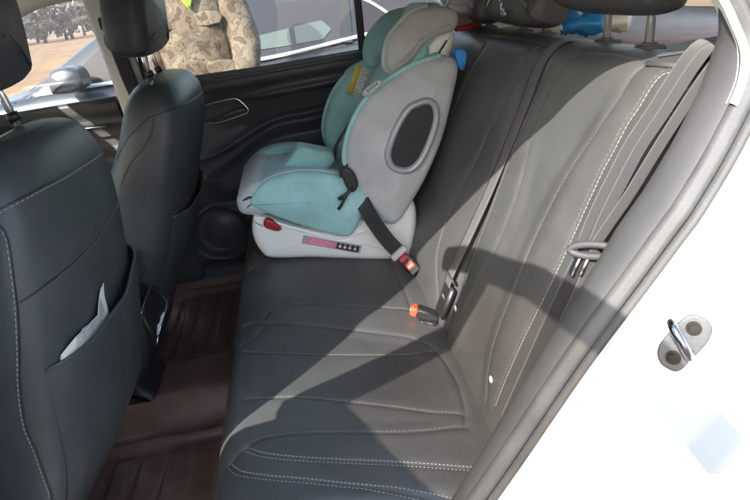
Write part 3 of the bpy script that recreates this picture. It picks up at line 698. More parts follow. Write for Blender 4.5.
fbar([(.075, 1.02), (.115, 1.10), (.18, 1.25), (.24, 1.40), (.27, 1.47)], .080, M['blackplastic'], 'window_frame')  # unseen front bar, its slant shaped for the shadow band on the cushion
fbar([(.78, 1.05), (.80, 1.38)], .03, M['blackplastic'], 'window_divider')
mb = MB(); ol = [(.12, 1.0), (.17, 1.25), (.24, 1.45), (.45, 1.47), (.68, 1.44), (.86, 1.35), (.96, 1.2), (.98, 1.05)]
L = [dpt(s, z, -.010) for s, z in ol]+[dpt(s, z, -.014) for s, z in ol]; n = len(ol)
mb.add(L, [tuple(range(n))[::-1], tuple(range(n, 2*n))]+[(i, (i+1) % n, n+(i+1) % n, n+i) for i in range(n)]); mb.build('window_pane', M['tint'], od, smooth=False)

# ------------------------------------------------------------------ far rear door
far = empty('car_door', (.25, 1.42, .35), 'closed far rear door with black trim panel and silver inside handle behind the child seat', 'car door')
xs = np.arange(-.37, 1.0, .006); zs = np.arange(.34, 1.105, .006)
X, Z = np.meshgrid(xs, zs, indexing='ij')
def belt(x): return 1.068+.028*(x+.37)
D = np.full(X.shape, 0.)
top = belt(X)
D += .030*sstep(Z, top-.075, top-.02)                          # window sill roll stands proud
D -= .05*np.clip((Z-top+.012)/.012, 0, 1)**2*0
ridge = .905+.12*np.clip(X+.25, 0, 2)**.9*.6
D += .030*np.exp(-((Z-(.985+.05*(X+.2)))/.022)**2)*sstep(X, -.12, .10)
D -= .018*sstep(Z, ridge-.02, ridge+.0)*(1-sstep(Z, top-.10, top-.07))
# armrest : bulges towards the cabin below a sweeping edge
arm_top = .745+.135*sstep(X, -.26, .08)+.03*np.clip(X, 0, 1)
edge = sstep(X+.30, .02, .12)
D += .060*(1-sstep(Z, arm_top-.030, arm_top+.006))*sstep(Z, .56, .70)*edge
sw = .80+.115*sstep(X, -.28, .10)+.03*np.clip(X, 0, 1)
D += .026*np.exp(-((Z-sw)/.014)**2)*sstep(X, -.30, -.16)
D -= .018*np.exp(-((Z-sw-.045)/.022)**2)*sstep(X, -.1, .1)
# storage pocket with speaker below
D += .035*(1-sstep(Z, .60, .64))*sstep(Z, .36, .42)
rr = np.hypot((X+.235)/1.0, (Z-.515))
D -= .035*(1-sstep(rr, .085, .112)); D += .005*np.exp(-((rr-.114)/.008)**2)
D += .012*(1-sstep(rr, .03, .08))
# recess round the handle
hr = np.maximum(np.abs(X+.125+.25*(Z-.968))/.085, np.abs(Z-.968-.02*(X+.125))/.032)
D -= .024*(1-sstep(hr, .85, 1.0))
P = np.stack([X, 1.405-D, Z], -1); mb = MB(); mb.grid(P); 
mb.box((.3, 1.425, .72), (1.36, .030, .74)); panel = mb.build('door_panel', M['doorplastic'], far)
# sill cap with rubber wiper line
mb = MB(); mb.tube([(x, 1.388, belt(x)) for x in np.linspace(-.37, 1.0, 12)], .016, 8); mb.tube([(x, 1.408, belt(x)+.012) for x in np.linspace(-.37, 1.0, 12)], .007, 6); mb.build('window_sill', M['doorplastic'], far)
# handle : chrome outline and lever
ring = [(-.215, .992), (-.15, 1.000), (-.085, 1.005), (-.062, .998), (-.038, .965), (-.043, .950), (-.075, .942), (-.14, .931), (-.175, .932), (-.197, .945), (-.226, .985)]
rp = cat(ring, 8, True); mb = MB(); mb.tube([(x, 1.384, z) for x, z in rp]+[(rp[0][0], 1.384, rp[0][1])], .0034, 8, cap=False)
hb = mb.build('handle_bezel', M['chrome'], far)
mb = MB(); pillow(mb, ring, 1.414, 1.424, r=.003, n=4); mb.build('handle_recess', M['blackplastic'], far)
lv = [(-.195, .948), (-.16, .950), (-.10, .966), (-.052, .968), (-.048, .957), (-.075, .953), (-.12, .945), (-.16, .938), (-.195, .938)]
mb = MB(); pillow(mb, lv, 1.376, 1.392, r=.004, n=5, inflate=.003); mb.build('handle_lever', M['steel'], hb)
# window frame, divider, glass
mb = MB(); fr_ = cat([(-.36, 1.08), (-.345, 1.25), (-.30, 1.375), (-.22, 1.415), (.1, 1.415), (.4, 1.39), (.62, 1.32), (.80, 1.20), (.88, 1.10)], 6); mb.tube([(x, 1.415, z) for x, z in fr_], .017, 8); mb.build('window_frame', M['blackplastic'], far)
mb = MB(); mb.box((.408, 1.412, 1.24), (.026, .024, .34), (0, R(1.5), 0), bev=.004); mb.build('window_divider', M['blackplastic'], far, angle=40)
def pane(name, ol, y, m, par):
    n = len(ol); mb = MB(); L = [(x, y, z) for x, z in ol]+[(x, y+.004, z) for x, z in ol]
    mb.add(L, [tuple(range(n))[::-1], tuple(range(n, 2*n))]+[(i, (i+1) % n, n+(i+1) % n, n+i) for i in range(n)]); return mb.build(name, m, par, smooth=False)
pane('window_pane', [(-.355, 1.07), (.40, 1.09), (.40, 1.39), (.1, 1.41), (-.22, 1.41), (-.30, 1.37), (-.345, 1.25)], 1.420, M['glass'], far)
pane('quarter_pane', [(.42, 1.09), (.86, 1.10), (.80, 1.20), (.62, 1.31), (.42, 1.38)], 1.421, M['tint'], far)

mb = MB(); mb.box((-.1, 1.405, .315), (1.2, .05, .11), bev=.01); mb.build('sill_cover', M['doorplastic'], car, angle=50)
# far front door
ff = empty('car_door', (-.9, 1.42, .35), 'closed far front door with grey trim panel and clear window seen past the driver headrest', 'car door')
xs = np.arange(-1.35, -.47, .008); zs = np.arange(.34, 1.06, .008); X, Z = np.meshgrid(xs, zs, indexing='ij')
tp = 1.055+.02*(X+.47)
D = .03*sstep(Z, tp-.08, tp-.02)+.045*(1-sstep(Z, .86, .90))*sstep(Z, .66, .74)+.018*np.exp(-((Z-.955-.03*np.sin((X+1.2)*3))/.014)**2)
P = np.stack([X, 1.405-D, np.minimum(Z, tp)], -1); mb = MB(); mb.grid(P); mb.box((-.9, 1.425, .70), (.88, .03, .70)); mb.build('door_panel', M['greyplastic'], ff)
mb = MB(); mb.tube([(x, 1.39, 1.055+.02*(x+.47)) for x in np.linspace(-1.35, -.47, 8)], .016, 8); mb.build('window_sill', M['doorplastic'], ff)
mb = MB(); mb.tube([(x, 1.372-.02*math.sin((x+1.3)*3), .965+.02*math.sin((x+1.3)*3)) for x in np.linspace(-1.0, -.52, 12)], .004, 6); mb.build('trim_strip', M['chrome'], ff)
pane('window_pane', [(-1.3, 1.03), (-.47, 1.05), (-.46, 1.40), (-.60, 1.375), (-.80, 1.31), (-1.05, 1.19)], 1.420, M['glass'], ff)

# ------------------------------------------------------------------ front seats
def loft_seat(stations, yc, parent, m, n=72):
    """stations: (z, rear x, thickness, half width, y rounding)"""
    A = np.array(stations); t = np.arange(len(A)); tt = np.linspace(0, len(A)-1, 90)
    Q = cat(A, 12); k = len(Q); rows = []
    for z, xr, th, hw, ex in Q:
        ring = []
        for j in range(n):
            a = 2*math.pi*j/n; c, s_ = math.cos(a), math.sin(a)
            px = math.copysign(abs(c)**(2/ex), c); py = math.copysign(abs(s_)**(2/ex), s_)
            x = xr-th/2+px*th/2
            if px > 0: x += .012*(1-py**2)-.010            # gentle crown on the rear face
            ring.append((x, yc+py*hw, z))
        rows.append(ring)
    mb = MB(); mb.grid(np.array(rows), closed_v=True)
    o = len(mb.v); mb.v.append(tuple(np.array(rows[-1]).mean(0)+np.array((0, 0, .004)))); base = (k-1)*n
    for j in range(n): mb.f.append((base+j, base+(j+1) % n, o)); mb.m.append(0)
    return mb
def front_headrest(parent, xc, yc, z0, h=.19, w=.265):
    ol = [(-w/2, .035), (-w/2+.03, .006), (0, 0), (w/2-.03, .006), (w/2, .035), (w/2-.002, h*.6), (w/2-.035, h*.94), (0, h), (-w/2+.035, h*.94), (-w/2+.002, h*.6)]
    mb = MB(); pillow(mb, ol, -.055, .055, r=.042, inflate=.016, n=8)
    rot = Matrix.Rotation(R(90), 3, 'Z'); til = Matrix.Rotation(R(8), 3, 'Y')
    mb.v = [tuple(til @ (rot @ Vector(v))+Vector((xc, yc, z0))) for v in mb.v]
    # seam round the side
    o = mb.build('headrest', M['frontleather'], parent)
    for s in (-1, 1):
        mb = MB(); mb.tube([(xc+.025, yc+s*.058, z0-.10), (xc+.005, yc+s*.058, z0+.08)], .0065, 14); mb.build('headrest_post', M['post'], o)
        mb = MB(); mb.tube([(xc+.022, yc+s*.058, z0-.055), (xc+.018, yc+s*.058, z0-.040)], .0105, 16); mb.build('post_collar', M['blackplastic'], o)
    return o
ps = empty('passenger_seat', (-.45, 1.03, .30), 'black leather front passenger seat on the far side beside the beige pillar, seen from behind', 'car seat', 'front seats of the car')
st = [(.36, -.42, .24, .235, 4), (.45, -.385, .24, .245, 4), (.58, -.325, .235, .255, 4), (.72, -.255, .23, .265, 4.2), (.88, -.195, .225, .268, 4.2), (1.00, -.152, .20, .262, 4), (1.08, -.140, .175, .248, 3.8), (1.118, -.147, .15, .225, 3.4), (1.143, -.165, .105, .185, 3.0), (1.153, -.195, .05, .11, 2.6)]
pb = loft_seat(st, 1.025, ps, None).build('backrest', M['frontleather'], ps)
mb = MB(); pillow(mb, [(-.95, .42), (-.98, .52), (-.9, .56), (-.5, .50), (-.42, .42), (-.5, .36), (-.9, .36)], .79, 1.28, r=.04, inflate=.01); mb.build('seat_cushion', M['frontleather'], ps)
front_headrest(ps, -.256, 1.00, 1.210, h=.21, w=.33)
ds = empty('driver_seat', (-.55, .28, .30), 'nearest black leather front seat, with a white booklet in its back pocket', 'car seat', 'front seats of the car')
st = [(.20, -.56, .20, .225, 4), (.33, -.48, .20, .235, 4), (.45, -.41, .20, .245, 4), (.55, -.345, .19, .25, 4), (.63, -.305, .19, .25, 4), (.78, -.275, .18, .25, 4), (.90, -.258, .175, .25, 4.2), (1.00, -.245, .155, .24, 4), (1.07, -.240, .14, .215, 3.6), (1.115, -.246, .125, .195, 3.4), (1.146, -.262, .09, .165, 3.0), (1.160, -.285, .045, .10, 2.6)]
db = loft_seat(st, .285, ds, None).build('backrest', M['frontleather'], ds)
mb = MB(); pillow(mb, [(-1.05, .42), (-1.08, .52), (-1.0, .56), (-.6, .50), (-.52, .42), (-.6, .36), (-1.0, .36)], .04, .53, r=.04, inflate=.01); mb.build('seat_cushion', M['frontleather'], ds)
front_headrest(ds, -.360, .285, 1.222, h=.21, w=.28)

from mathutils.bvhtree import BVHTree
def bvh(o):
    me = o.data; return BVHTree.FromPolygons([v.co.copy() for v in me.vertices], [tuple(p.vertices) for p in me.polygons])
def trace(pts, tree, lift=.0008, n=14):
    out = []
    for p in cat(pts, n):
        c, nn, i, d = tree.find_nearest(Vector(p)); nn = nn.normalized()
        if nn.dot(Vector(p)-c) < 0 and d > 1e-5 and nn.x < -.3: nn = -nn
        out.append((c+nn*lift, nn))
    return out
def seam(name, pts, o, off=.0035, r=.0008, dash=.006, gap=.003, m='dthread', groove=True):
    """a sewn joint: a thin dark line painted as the shade in its crease and a row of stitches beside it"""
    tree = bvh(o); tr = trace(pts, tree); mb = MB()
    if groove: mb.tube([c-nn*.0006 for c, nn in tr], .0013, 6, mi=1)  # dark tube stands for the shade of a crease the mesh lacks
    P = [c for c, nn in tr]; d = [0]
    for a_, b_ in zip(P[:-1], P[1:]): d.append(d[-1]+(b_-a_).length)
    Q = []
    for i, (c, nn) in enumerate(tr):
        t = (P[min(i+1, len(P)-1)]-P[max(i-1, 0)]).normalized(); Q.append(c+t.cross(nn).normalized()*off)
    Q = np.array([tuple(v) for v in Q]); L = 0; d = np.array(d)
    while L < d[-1]-dash:
        pp = [tuple(np.interp(L+dash*k/2, d, Q[:, a_]) for a_ in range(3)) for k in range(3)]; mb.tube(pp, r, 4); L += dash+gap
    return mb.build(name, [M[m], M['blackplastic']], o)
seam('seam', [(-.300, .055, 1.083), (-.2820, .0894, 1.0881), (-.2655, .1118, 1.0924), (-.2517, .1478, 1.0941), (-.2426, .2023, 1.0919), (-.2391, .2846, 1.0882), (-.2424, .3811, 1.0817), (-.255, .46, 1.073)], db, m='thread', off=.004)
seam('seam', [(-.285, .07, 1.070), (-.2829, .0722, 1.0516), (-.2853, .0534, 1.0015), (-.2950, .0450, .9517), (-.3119, .0384, .8918), (-.3324, .0359, .8300), (-.3496, .0357, .7635), (-.3535, .0365, .7128), (-.3600, .0379, .6531), (-.3673, .0401, .6077), (-.40, .045, .52)], db, m='thread', off=.004)
seam('seam', [(-.2899, .0483, .9619), (-.2666, .0822, .9667), (-.2529, .1475, .9656), (-.2482, .2584, .9608), (-.2482, .3462, .9651), (-.255, .47, .966)], db)
seam('seam', [(-.36, .80, .93), (-.3545, .7989, .9658), (-.3086, .7782, 1.0167), (-.2625, .7758, 1.0536), (-.2235, .7827, 1.0742), (-.2264, .7736, 1.0486), (-.2526, .7648, 1.0110), (-.3041, .7610, .9680), (-.34, .762, .92)], pb)
seam('seam', [(-.2235, .7827, 1.0742), (-.1913, .7919, 1.0803), (-.1595, .8334, 1.0836), (-.1414, .9231, 1.0822), (-.1388, 1.0650, 1.0770), (-.15, 1.20, 1.07)], pb)
seam('seam', [(-.2445, .7928, .8166), (-.2232, .8656, .8167), (-.2227, 1.0349, .8080), (-.23, 1.2, .80)], pb, off=.003)
# map pocket on the back of the nearest seat, with a booklet in it
def pocket(o, parent, y0, y1, ztop, zbot, name='map_pocket'):
    tree = bvh(o); P = []
    for y in np.linspace(y0, y1, 30):
        row = []; u = (y-y0)/(y1-y0)
        zt = ztop-.012*math.sin(math.pi*u)+.012*u**2
        for z in np.linspace(zbot, zt, 30):
            v = (z-zbot)/(zt-zbot); c, nn, i, d = tree.ray_cast(Vector((.4, y, z)), Vector((-1, 0, 0)))
            x = c.x if c else -.4
            e = .003+.020*v**1.6*math.sin(math.pi*min(1, max(0, u)))**.5+.007*math.sin(math.pi*u)**.6*math.sin(math.pi*v)**.6+.0025*math.sin(u*17+v*5)*v
            row.append((x+e, y, z))
        P.append(row)
    P = np.array(P); mb = MB(); mb.grid(P); Q = P.copy(); Q[:, :, 0] -= .0035; mb.grid(Q)
    rim = np.stack([P[:, -1], Q[:, -1]], 1); mb.grid(rim)
    ob = mb.build(name, M['frontleather'], parent)
    mb = MB(); mb.tube([tuple(p-np.array((.0018, 0, 0))) for p in P[:, -1]], .0035, 8); mb.build('pocket_edge', M['frontleather'], ob)
    return ob, P
pk_o, PP_ = pocket(db, ds, .052, .50, .842, .42)
pocket(pb, ps, .80, 1.26, .80, .42)
bk_ = empty('booklet', (-.27, .15, .72), 'white paper booklet sticking out of the pocket behind the nearest front seat', 'booklet')
mb = MB(); Pg = []; dtree = bvh(db)
for y in np.linspace(0, 1, 12):
    row = []
    for z in np.linspace(0, 1, 12):
        yy_, zz_ = .072+.165*y, .805+.042*z+.030*y*z+.010*z*math.sin(y*7+.5)
        c, nn, i_, d_ = dtree.ray_cast(Vector((.4, yy_, zz_)), Vector((-1, 0, 0)))
        row.append(((c.x if c else -.3)+.0045+.004*z+.003*z*math.sin(y*14+z*5)+.0015*math.sin(y*31)*z, yy_, zz_))
    Pg.append(row)
Pg = np.array(Pg); 
for k, dx in enumerate((0, -.0018, -.0036)):
    Q = Pg.copy(); Q[:, :, 0] += dx; Q[:, :, 2] -= .004*k; Q2 = Q.copy(); Q2[:, :, 0] -= .0012; mb.grid(Q); mb.grid(Q2); mb.grid(np.stack([Q[:, -1], Q2[:, -1]], 1))
pg = mb.build('pages', M['paper'], bk_)
mb = MB()
for k in range(5):
    zi = 11-k; row = Pg[2:10, zi]; mb.tube([tuple(np.array(p)+np.array((.0012, 0, -.002))) for p in row], .0007, 4)
mb.build('printed_lines', M['print'], pg)

# ------------------------------------------------------------------ centre console (rear end)
cc = empty('centre_console', (-.5, .67, .30), 'black centre console between the front seats, its rear end with chrome edge and switches', 'centre console')
mb = MB(); pillow(mb, [(-1.1, .34), (-1.1, .60), (-.9, .66), (-.42, .655), (-.345, .625), (-.335, .56), (-.365, .47), (-.40, .42), (-.42, .34)], .585, .75, r=.02, n=5); mb.build('console_body', M['blackplastic'], cc)
mb = MB(); pillow(mb, [(-.75, .70), (-.74, .755), (-.5, .775), (-.38, .765), (-.355, .72), (-.37, .675), (-.72, .67)], .59, .745, r=.02, n=6, inflate=.004); mb.build('armrest', M['frontleather'], cc)
mb = MB(); pillow(mb, [(.60, .625), (.735, .625), (.745, .55), (.70, .475), (.63, .475), (.592, .55)], 0, .012, r=.004, n=6)
def onrear(v): 
    y, d, z = v; return (-.352-.28*max(0, .56-z)*1.0-.0+d+ .02*(1-abs(z-.57)/.08 if abs(z-.57)<.08 else 0), y, z)
mb.v = [onrear(v) for v in mb.v]; fp = mb.build('rear_panel', M['blackplastic'], cc)
mb = MB(); q = cat([(.585, .635), (.66, .640), (.735, .632), (.752, .55), (.70, .468)], 8); mb.tube([Vector(onrear((y, .014, z))) for y, z in q], .0028, 6); mb.build('chrome_edge', M['chrome'], cc)
mb = MB()
for yy in (.640, .685):
    mb.tube([Vector(onrear((yy-.010, .0155, .540))), Vector(onrear((yy+.010, .0155, .540)))], .0022, 6)
    mb.tube([Vector(onrear((yy-.010, .0155, .540))), Vector(onrear((yy-.012, .0155, .572)))], .0022, 6)
    for k in range(3): mb.tube([Vector(onrear((yy-.004+k*.006, .0155, .550))), Vector(onrear((yy-.001+k*.006, .0155, .560))), Vector(onrear((yy-.004+k*.006, .0155, .570)))], .0014, 5)
mb.build('switch_symbols', M['icon'], fp)

# ------------------------------------------------------------------ floor mat
fm = MB(); xs = np.arange(-.80, -.045, .006); ys = np.arange(-.03, 1.39, .006); X, Y = np.meshgrid(xs, ys, indexing='ij')
Zm = .300+0*X
hump = sstep(Y, .53, .60)*(1-sstep(Y, .74, .82)); Zm += .075*hump
Zm += .012*sstep(np.abs(X+.37), .31, .33)*0
# rim and tray ribs in both foot wells
for y0_, y1_ in ((.02, .50), (.86, 1.34)):
    inb = sstep(Y, y0_, y0_+.012)*(1-sstep(Y, y1_-.012, y1_))*sstep(X, -.66, -.64)*(1-sstep(X, -.19, -.178))
    Zm -= .012*inb
    Zm += .0060*inb*(.5+.5*np.tanh((np.sin((X)*2*math.pi/.066)+.35)*6))*sstep(Y, y0_+.03, y0_+.05)*(1-sstep(Y, y1_-.05, y1_-.03))
    Zm += .008*np.exp(-((Y-y0_)/.008)**2)+.008*np.exp(-((Y-y1_)/.008)**2)
Zm += .035*sstep(Y, 1.355, 1.385)+.05*sstep(X, -.105, -.05)
Zm += .0018*np.sin(X*31+Y*12)*np.sin(Y*27)
fm.grid(np.stack([X, Y, Zm], -1))
o = fm.build('floor_mat', M['mat']); tag(o, 'glossy dark brown moulded rubber mat covering the rear floor and its centre hump', 'floor mat')
mb = MB(); mb.tube([(-.075, y, .35+.015*math.sin(y*9)) for y in np.linspace(-.03, 1.3, 40)], .007, 8); mb.build('rolled_edge', M['mat'], o)

# ------------------------------------------------------------------ child seat
cs = empty('child_seat', (.20, 1.0, .56), 'teal and grey child seat on a white base at the far end of the bench', 'child seat')
base_ol = [(-.03, .768), (-.052, .700), (-.040, .640), (-.01, .612), (.10, .592), (.22, .564), (.33, .540), (.395, .535), (.425, .60), (.435, .70), (.40, .735), (.30, .70), (.20, .675), (.08, .70), (.0, .745)]
mb = MB(); pillow(mb, base_ol, .815, 1.185, r=.028, n=6, inflate=.004); base = mb.build('base', M['wplastic'], cs)
# groove and rim on the base side
mb = MB(); mb.tube([(x, .8125, z) for x, z in cat([(-.035, .755), (.0, .742), (.06, .708), (.14, .668), (.21, .648), (.30, .668), (.38, .705)], 6)], .005, 8); mb.build('base_rim', M['wplastic'], base)
# display panel on the near side
dv = Vector((.163, 0, -.062)).normalized(); dr = math.atan2(.066, .165)
def onb(a, b, y): # a along the panel, b up
    return (.170+math.cos(dr)*a+math.sin(dr)*b, y, .634-math.sin(dr)*a+math.cos(dr)*b)
def plaque(a0, a1, b0, b1, y, m, nm, par, th=.002):
    mb = MB(); c = onb((a0+a1)/2, (b0+b1)/2, y); mb.box(c, (a1-a0, th, b1-b0), (0, dr, 0), bev=.0008); return mb.build(nm, m, par, angle=40)
pn = plaque(-.088, .088, -.0125, .0125, .8085, M['silverplastic'], 'display_panel', base, .004)
plaque(-.074, .008, -.009, .009, .8055, M['pink'], 'pink_display', pn)
plaque(.014, .082, -.010, .010, .8060, M['darkoval'], 'icon_panel', pn)
mb = MB()
for k, a in enumerate((.024, .039, .054, .070)):
    c = onb(a, -.001, .8045); n = 10
    mb.tube([(c[0], .8044, c[2]), (c[0], .8052, c[2])], .0045, 12)
    mb.box(onb(a, .0075, .8048), (.007, .0008, .0015), (0, dr, 0))
mb.build('panel_icons', M['iconpink'], pn)
mb = MB()
for k in range(7): mb.box(onb(-.066+.0095*k, .004 if k % 2 else .001, .8042), (.006, .0008, .0022), (0, dr, 0))
mb.box(onb(-.04, -.005, .8042), (.05, .0008, .0014), (0, dr, 0)); mb.build('panel_print', M['iconpink'], pn)
mb = MB(); pillow(mb, [(-.012, .735), (-.005, .748), (.012, .742), (.030, .722), (.034, .708), (.020, .706), (.0, .716), (-.010, .724)], .800, .822, r=.006, n=5); mb.build('release_lever', M['darkred'], base)
# rotating shell under the seat
mb = MB(); pillow(mb, [(.02, .75), (.06, .70), (.14, .668), (.24, .655), (.34, .68), (.44, .76), (.52, .92), (.58, 1.08), (.60, 1.16), (.555, 1.175), (.50, 1.12), (.44, 1.0), (.38, .88), (.25, .80), (.10, .79)], .87, 1.13, r=.03, n=6); mb.build('back_shell', M['wplastic'], cs)
# seat pad
mb = MB(); pillow(mb, [(-.055, .79), (-.045, .825), (.0, .848), (.07, .850), (.15, .835), (.24, .80), (.30, .80), (.33, .74), (.24, .70), (.10, .72), (.0, .755)], .86, 1.14, r=.03, n=6, inflate=.004); mb.build('seat_pad', M['teal'], cs)
# inner back pad
mb = MB(); pillow(mb, [(.235, .80), (.30, .78), (.38, .86), (.46, 1.0), (.52, 1.12), (.50, 1.15), (.44, 1.12), (.36, 1.02), (.28, .90)], .85, 1.15, r=.03, n=6, inflate=.004); mb.build('back_pad', M['teal'], cs)
# thigh bolsters
bol = [(-.034, .812), (-.012, .838), (.034, .862), (.094, .869), (.151, .862), (.205, .845), (.262, .820), (.292, .782), (.288, .741), (.262, .700), (.222, .655), (.137, .688), (.035, .747), (-.029, .792)]
mb = MB(); pillow(mb, bol, .785, .875, r=.020, n=7, inflate=.014); bo = mb.build('thigh_bolster', M['teal'], cs)
mb = MB(); e = cat([(-.040, .800), (-.012, .836), (.034, .860), (.094, .867), (.151, .860), (.205, .843), (.262, .818), (.290, .782)], 8)
mb.tube([(x, .822-.0*x, z+.0015) for x, z in e], .0035, 6); mb.build('piping', M['greylight'], bo)
mb = MB(); pillow(mb, [(x-.03, z) for x, z in bol], 1.125, 1.215, r=.030, n=7, inflate=.010); mb.build('thigh_bolster', M['teal'], cs)
mb = MB(); pillow(mb, [(-.070, .775), (-.072, .812), (-.045, .838), (-.012, .855), (.02, .845), (.03, .80), (.0, .757), (-.04, .760)], .80, 1.19, r=.030, n=6, inflate=.0); mb.build('leg_rest', M['greylight'], cs)
mb = MB(); mb.tube([(-.060, .815, .806), (-.052, .806, .812), (-.035, .800, .820), (-.012, .797, .818)], .0035, 6); mb.build('dark_piping', M['beltdark'], cs)
# side wings of the shell (grey outside, teal rim) with oval openings
side = [(.572, 1.105), (.535, 1.118), (.485, 1.112), (.426, 1.094), (.349, 1.056), (.290, .999), (.252, .926), (.243, .865), (.261, .782), (.295, .722), (.335, .672), (.375, .672), (.42, .725), (.466, .790), (.520, .890), (.558, .998), (.580, 1.075)]
for y0_, y1_, yo, sg, far_ in ((.785, .865, .785, -1, 0), (1.135, 1.215, 1.215, 1, -.03)):
    mb = MB(); pillow(mb, [(x+far_, z) for x, z in side], y0_, y1_, r=.030, n=7, inflate=.012); w = mb.build('side_wing', M['greyfab'] if sg < 0 else M['teal'], cs)
    front = cat([(.535, 1.118), (.485, 1.112), (.426, 1.094), (.349, 1.056), (.290, .999), (.252, .926), (.243, .865), (.261, .782), (.295, .722), (.330, .678)], 8)
    mb = MB(); mb.tube([(x+far_-.001, yo-sg*.016, z+.001) for x, z in front], .0065, 8); mb.build('teal_piping', M['teal'], w)
    if sg < 0:
        # broad teal inner face
        mb = MB(); pillow(mb, [(x+.004, z-.002) for x, z in front[::6]]+[(.40, .80), (.50, 1.0)], .835, .869, r=.010, n=5); mb.build('inner_lining', M['teal'], w)
    ov = cat([(.458, 1.010), (.43, 1.000), (.399, .965), (.372, .918), (.360, .880), (.372, .846), (.410, .832), (.445, .850), (.478, .900), (.502, .960), (.500, .998), (.482, 1.012)], 8, True)
    mb = MB(); mb.tube([(x, yo+sg*.010, z) for x, z in ov]+[(ov[0][0], yo+sg*.010, ov[0][1])], .0125, 10, cap=False, flat=.8); mb.build('vent_frame', M['silverplastic'], w)
    mb = MB(); pillow(mb, ov[::6], yo+(sg*.012 if sg < 0 else 0)-.0, yo+(0 if sg < 0 else .012), r=.004, n=5, inflate=.001); mb.build('vent_mesh', M['darkoval'], w)
    sl = [(.314, 1.052), (.318, 1.062), (.350, 1.080), (.366, 1.080), (.362, 1.070), (.330, 1.050)]
    mb = MB(); s2 = cat(sl, 5, True); mb.tube([(x, yo+sg*.006, z) for x, z in s2]+[(s2[0][0], yo+sg*.006, s2[0][1])], .0028, 6, cap=False); pillow(mb, sl, yo+(sg*.006 if sg < 0 else 0), yo+(.006 if sg > 0 else 0), r=.001, n=4, mi=1)
    mb.build('badge_slot', [M['silverplastic'], M['greylight']], w)
    mb = MB(); 
    for k in range(5): mb.box((.327+.0065*k, yo+sg*.0075, 1.060+.0036*k), (.003, .002, .005), (0, R(-30), 0))
    mb.build('badge_print', M['darkoval'], w)
# tether knob
mb = MB(); pillow(mb, [(.572, 1.125), (.588, 1.130), (.602, 1.118), (.600, 1.095), (.590, 1.075), (.580, 1.085), (.574, 1.105)], .79, .83, r=.006, n=5); mb.build('adjuster_knob', M['blue'], cs)
# headrest of the child seat
wing = [(.485, 1.236), (.445, 1.213), (.408, 1.180), (.391, 1.140), (.390, 1.103), (.415, 1.084), (.453, 1.100), (.478, 1.120), (.505, 1.148), (.545, 1.165), (.585, 1.172), (.600, 1.195), (.592, 1.222), (.545, 1.240)]
hr_ = [(.46, 1.09), (.50, 1.12), (.57, 1.19), (.56, 1.24), (.52, 1.24), (.46, 1.18), (.43, 1.11)]
mb = MB(); pillow(mb, hr_, .86, 1.14, r=.02, n=6); hh = mb.build('child_headrest', M['teal'], cs)
mb = MB(); pillow(mb, wing, .835, .895, r=.022, n=7, inflate=.008); hw = mb.build('headrest_wing', M['greyfab'], hh)
mb = MB(); e = cat([(.520, 1.243), (.485, 1.237), (.445, 1.214), (.408, 1.180), (.391, 1.140), (.390, 1.103), (.412, 1.084)], 8); mb.tube([(x-.001, .850, z) for x, z in e], .006, 8); mb.build('piping', M['greylight'], hh)
mb = MB(); pillow(mb, [(x+.006, z) for x, z in e[::5]]+[(.45, 1.11), (.50, 1.16)], .862, .905, r=.014, n=5); mb.build('inner_lining', M['teal'], hh)
mb = MB(); pillow(mb, [(x-.02, z-.005) for x, z in wing], 1.085, 1.15, r=.024, n=7, inflate=.006); mb.build('headrest_wing', M['teal'], hh)
# crotch pad, straps, buckle
mb = MB(); pillow(mb, [(.050, .835), (.095, .872), (.125, .898), (.175, .882), (.225, .858), (.20, .82), (.10, .82)], .955, 1.030, r=.008, n=6, inflate=.004); mb.build('crotch_pad', M['teal'], cs)
h = empty('tmp', (0, 0, 0), None, None); bpy.data.objects.remove(h)
rb = ribbon([(.37, .975, 1.03), (.325, .965, .990), (.285, .955, .950), (.245, .945, .905), (.225, .935, .880), (.222, .92, .86)], [0, 1, 0], .034).build('harness_strap', M['beltdark'], cs)
rb = ribbon([(.40, 1.06, 1.02), (.36, 1.06, .965), (.315, 1.05, .915), (.27, 1.04, .88)], [0, 1, 0], .036).build('harness_strap', M['beltdark'], cs)
# near harness half laid over the bolster with its plastic tongues
rb = ribbon([(.285, .90, .895), (.262, .868, .888), (.243, .835, .880), (.235, .800, .868), (.236, .775, .845)], [.9, .0, .35], .030).build('harness_strap', M['beltdark'], cs)
mb = MB(); pillow(mb, [(.228, .862), (.248, .868), (.262, .850), (.268, .820), (.256, .800), (.240, .803), (.230, .830)], .760, .776, r=.005, n=5); hb_ = mb.build('harness_tongue', M['blackplastic'], cs)
mb = MB(); mb.tube([(.252, .764, .815), (.236, .760, .800), (.222, .760, .792), (.208, .762, .786)], .0055, 8); mb.tube([(.236, .760, .800), (.222, .760, .782), (.212, .762, .766), (.203, .764, .755)], .0045, 8); mb.build('tongue_hook', M['blackplastic'], hb_)
# yellow and white warning label on the inner lining
def lab(a, b, m, nm, par, w, hgt, dy=0): 
    mb = MB(); mb.box((a, 1.118-dy, b), (w, .0016, hgt), (0, R(28), 0)); return mb.build(nm, m, par)
lb = lab(.352, 1.035, M['paper'], 'warning_label', cs, .066, .092)
lab(.3308, 1.0463, M['yellow'], 'label_band', lb, .018, .092, .002)
mb = MB()
for k in range(9):
    for j in range(2):
        u = -.034+.0085*k; v = -.006+.018*j
        a = .352+math.cos(R(28))*v+math.sin(R(28))*u; b = 1.035-math.sin(R(28))*v+math.cos(R(28))*u
        if random.random() < .75: mb.box((a, 1.1165, b), (.011, .0008, .0022), (0, R(28), 0))
mb.build('label_print', M['print'], lb)
